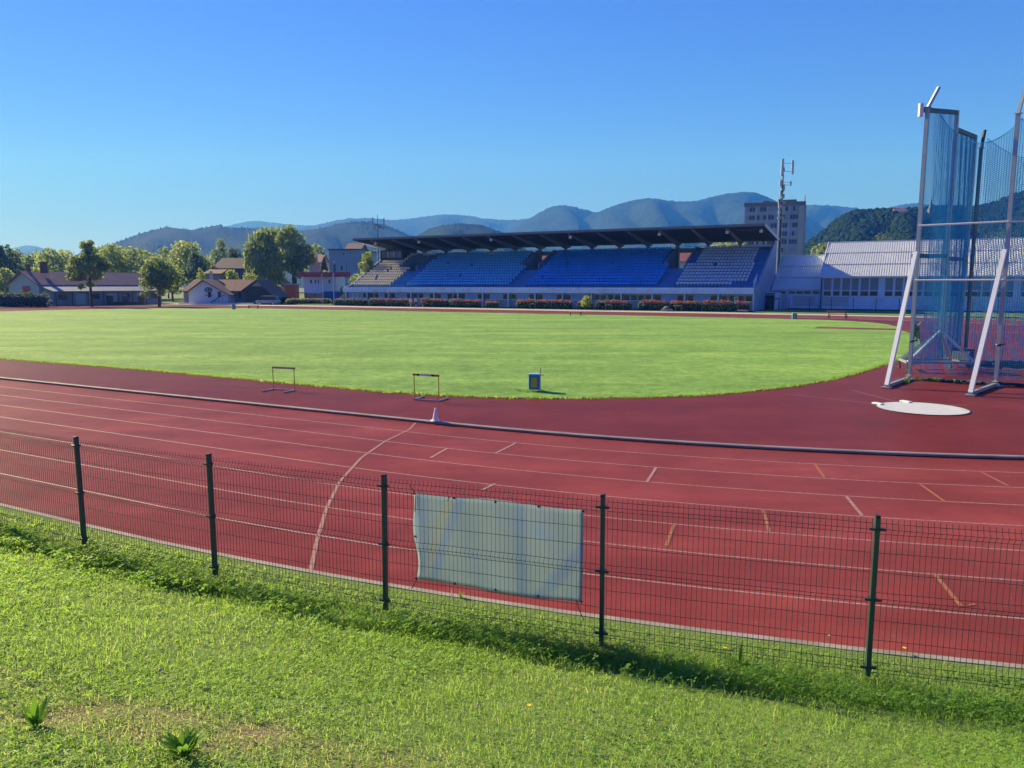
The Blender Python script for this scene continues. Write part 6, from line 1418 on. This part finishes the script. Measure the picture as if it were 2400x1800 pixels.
# crowns covering the near hill: countless, one object
M_woods = leafmat('hill_crowns', (.010, .026, .013), (.030, .050, .022), .0, rough=1, spec=0)
g_ = np.random.default_rng(77); nC = 13000
vF = np.empty(len(hF.data.vertices) * 3, dtype=np.float32); hF.data.vertices.foreach_get('co', vF); vF = vF.reshape(-1, 3); nrF, ncF = 42, 150
gridF = vF.reshape(nrF, ncF, 3)
ti = g_.random(nC) ** .8 * 35.9 + .5; ci = g_.random(nC) * (ncF - 2); t0 = ti.astype(int); c0_ = ci.astype(int); ft, fc_ = (ti - t0)[:, None], (ci - c0_)[:, None]
ctr = gridF[t0, c0_] * (1 - ft) * (1 - fc_) + gridF[t0 + 1, c0_] * ft * (1 - fc_) + gridF[t0, c0_ + 1] * (1 - ft) * fc_ + gridF[t0 + 1, c0_ + 1] * ft * fc_
rad = g_.uniform(1.2, 2.7, nC)
th_ = np.linspace(0, 2 * np.pi, 8, endpoint=False); rings = np.array([-.25, .35, .78]); dirs = []
for el in rings:
    ce = math.sqrt(max(0, 1 - el * el))
    for a in th_ + el: dirs.append((ce * math.cos(a), ce * math.sin(a), el))
dirs.append((0, 0, 1.0)); dirs = np.array(dirs); K = len(dirs)
rr_ = rad[:, None] * g_.uniform(.70, 1.22, (nC, K)); Q = (ctr[:, None, :] + np.array([0, 0, 1.2]) + dirs[None] * rr_[:, :, None] * np.array([1, 1, 1.2])).reshape(-1, 3)
tri = []
for r_ in range(2):
    for k_ in range(8): a, b_ = r_ * 8 + k_, r_ * 8 + (k_ + 1) % 8; tri += [(a, b_, b_ + 8), (a, b_ + 8, a + 8)]
for k_ in range(8): tri.append((16 + k_, 16 + (k_ + 1) % 8, 24))
tri = np.array(tri); Ft = (np.arange(nC)[:, None, None] * K + tri[None]).reshape(-1, 3)
base_t = np.clip(g_.random(nC) * .75 + .25 * (g_.random(nC) > .85), 0, 1); tn = np.clip(base_t[:, None] + g_.uniform(-.2, .2, (nC, K)), 0, 1).reshape(-1); Cn = np.stack([tn, tn, tn, np.ones_like(tn)], 1)
tag(np_mesh('woods', Q, Ft, M_woods, col=Cn, smooth=True), 'dense mixed woods covering the near hill', kind='stuff')
# a few things on that hill: church spire, red roofed house
Ys = 585
q = P(2182, 480, Ys); sp = thing('church_spire', 'thin church spire on the near hill seen through the cage net', 'church', (q.x, Ys, PZ(505, Ys)))
mb = MB(); mb.span((-1.6, -1.6, -3), (1.6, 1.6, 5)); mb.build('tower', M_shadewall, sp); mb = MB(); mb.lathe([(1.9, 5), (1.2, 7.5), (.5, 10), (.05, 14)], 8); mb.build('spire_roof', M_darksteel, sp)
q = P(2108, 497, 560); vl = thing('villa', 'red roofed villa near the top of the wooded hill', 'house', (q.x, 560, PZ(503, 560)), R(-10)); mb = MB(); mb.span((-4, -3, -3), (4, 3, 2)); mb.build('wall', M_cream, vl); mb = MB(); mb.prism([(-3.4, 2), (3.4, 2), (0, 4.4)], 'x', -4.3, 4.3); mb.build('roof', mat('dull_villa_tiles', (.30, .13, .10), .8, .1), vl)
# rows of hazy trees beyond the halls and stand fill the valley floor
for i, (px, Y, top, w_, lf, lab) in enumerate(((1905, 175, 598, 60, 'mid', 'tree behind the gap between the low and the tall hall'), (1925, 210, 570, 70, 'mid', 'tall tree behind the low hall ridge, right of the tower'), (1700, 190, 568, 120, 'pale', 'pale tree seen through the gap under the right end of the stand roof'), (1940, 168, 588, 44, 'lime', 'yellowish bush between the two hall roofs'), (2060, 250, 552, 90, 'dark', 'dark tree behind the tall hall roof, left of the cage'), (2330, 260, 545, 120, 'dark', 'dark tree behind the tall hall roof, inside the cage view'))):
    treepx('valley_tree', lab, px, top, w_, Y, lf, top + 70, seed=90 + i, n=2000, size=.6, grp='trees beyond the stand and halls')
for i, (px, Y, h_, w_, lab) in enumerate(((1610, 230, 612, 60, 'red roofed house seen through the right stand opening'), (1275, 240, 622, 60, 'pale house seen through the middle stand opening'))):
    block('far_house', lab, 'house', px - 30, px + 40, 612, Y, 10, M_cream, mat('villa_tiles', (.48, .15, .09)), 3.0, ((px - 10, px - 2, 620, 630), (px + 8, px + 16, 620, 630)))
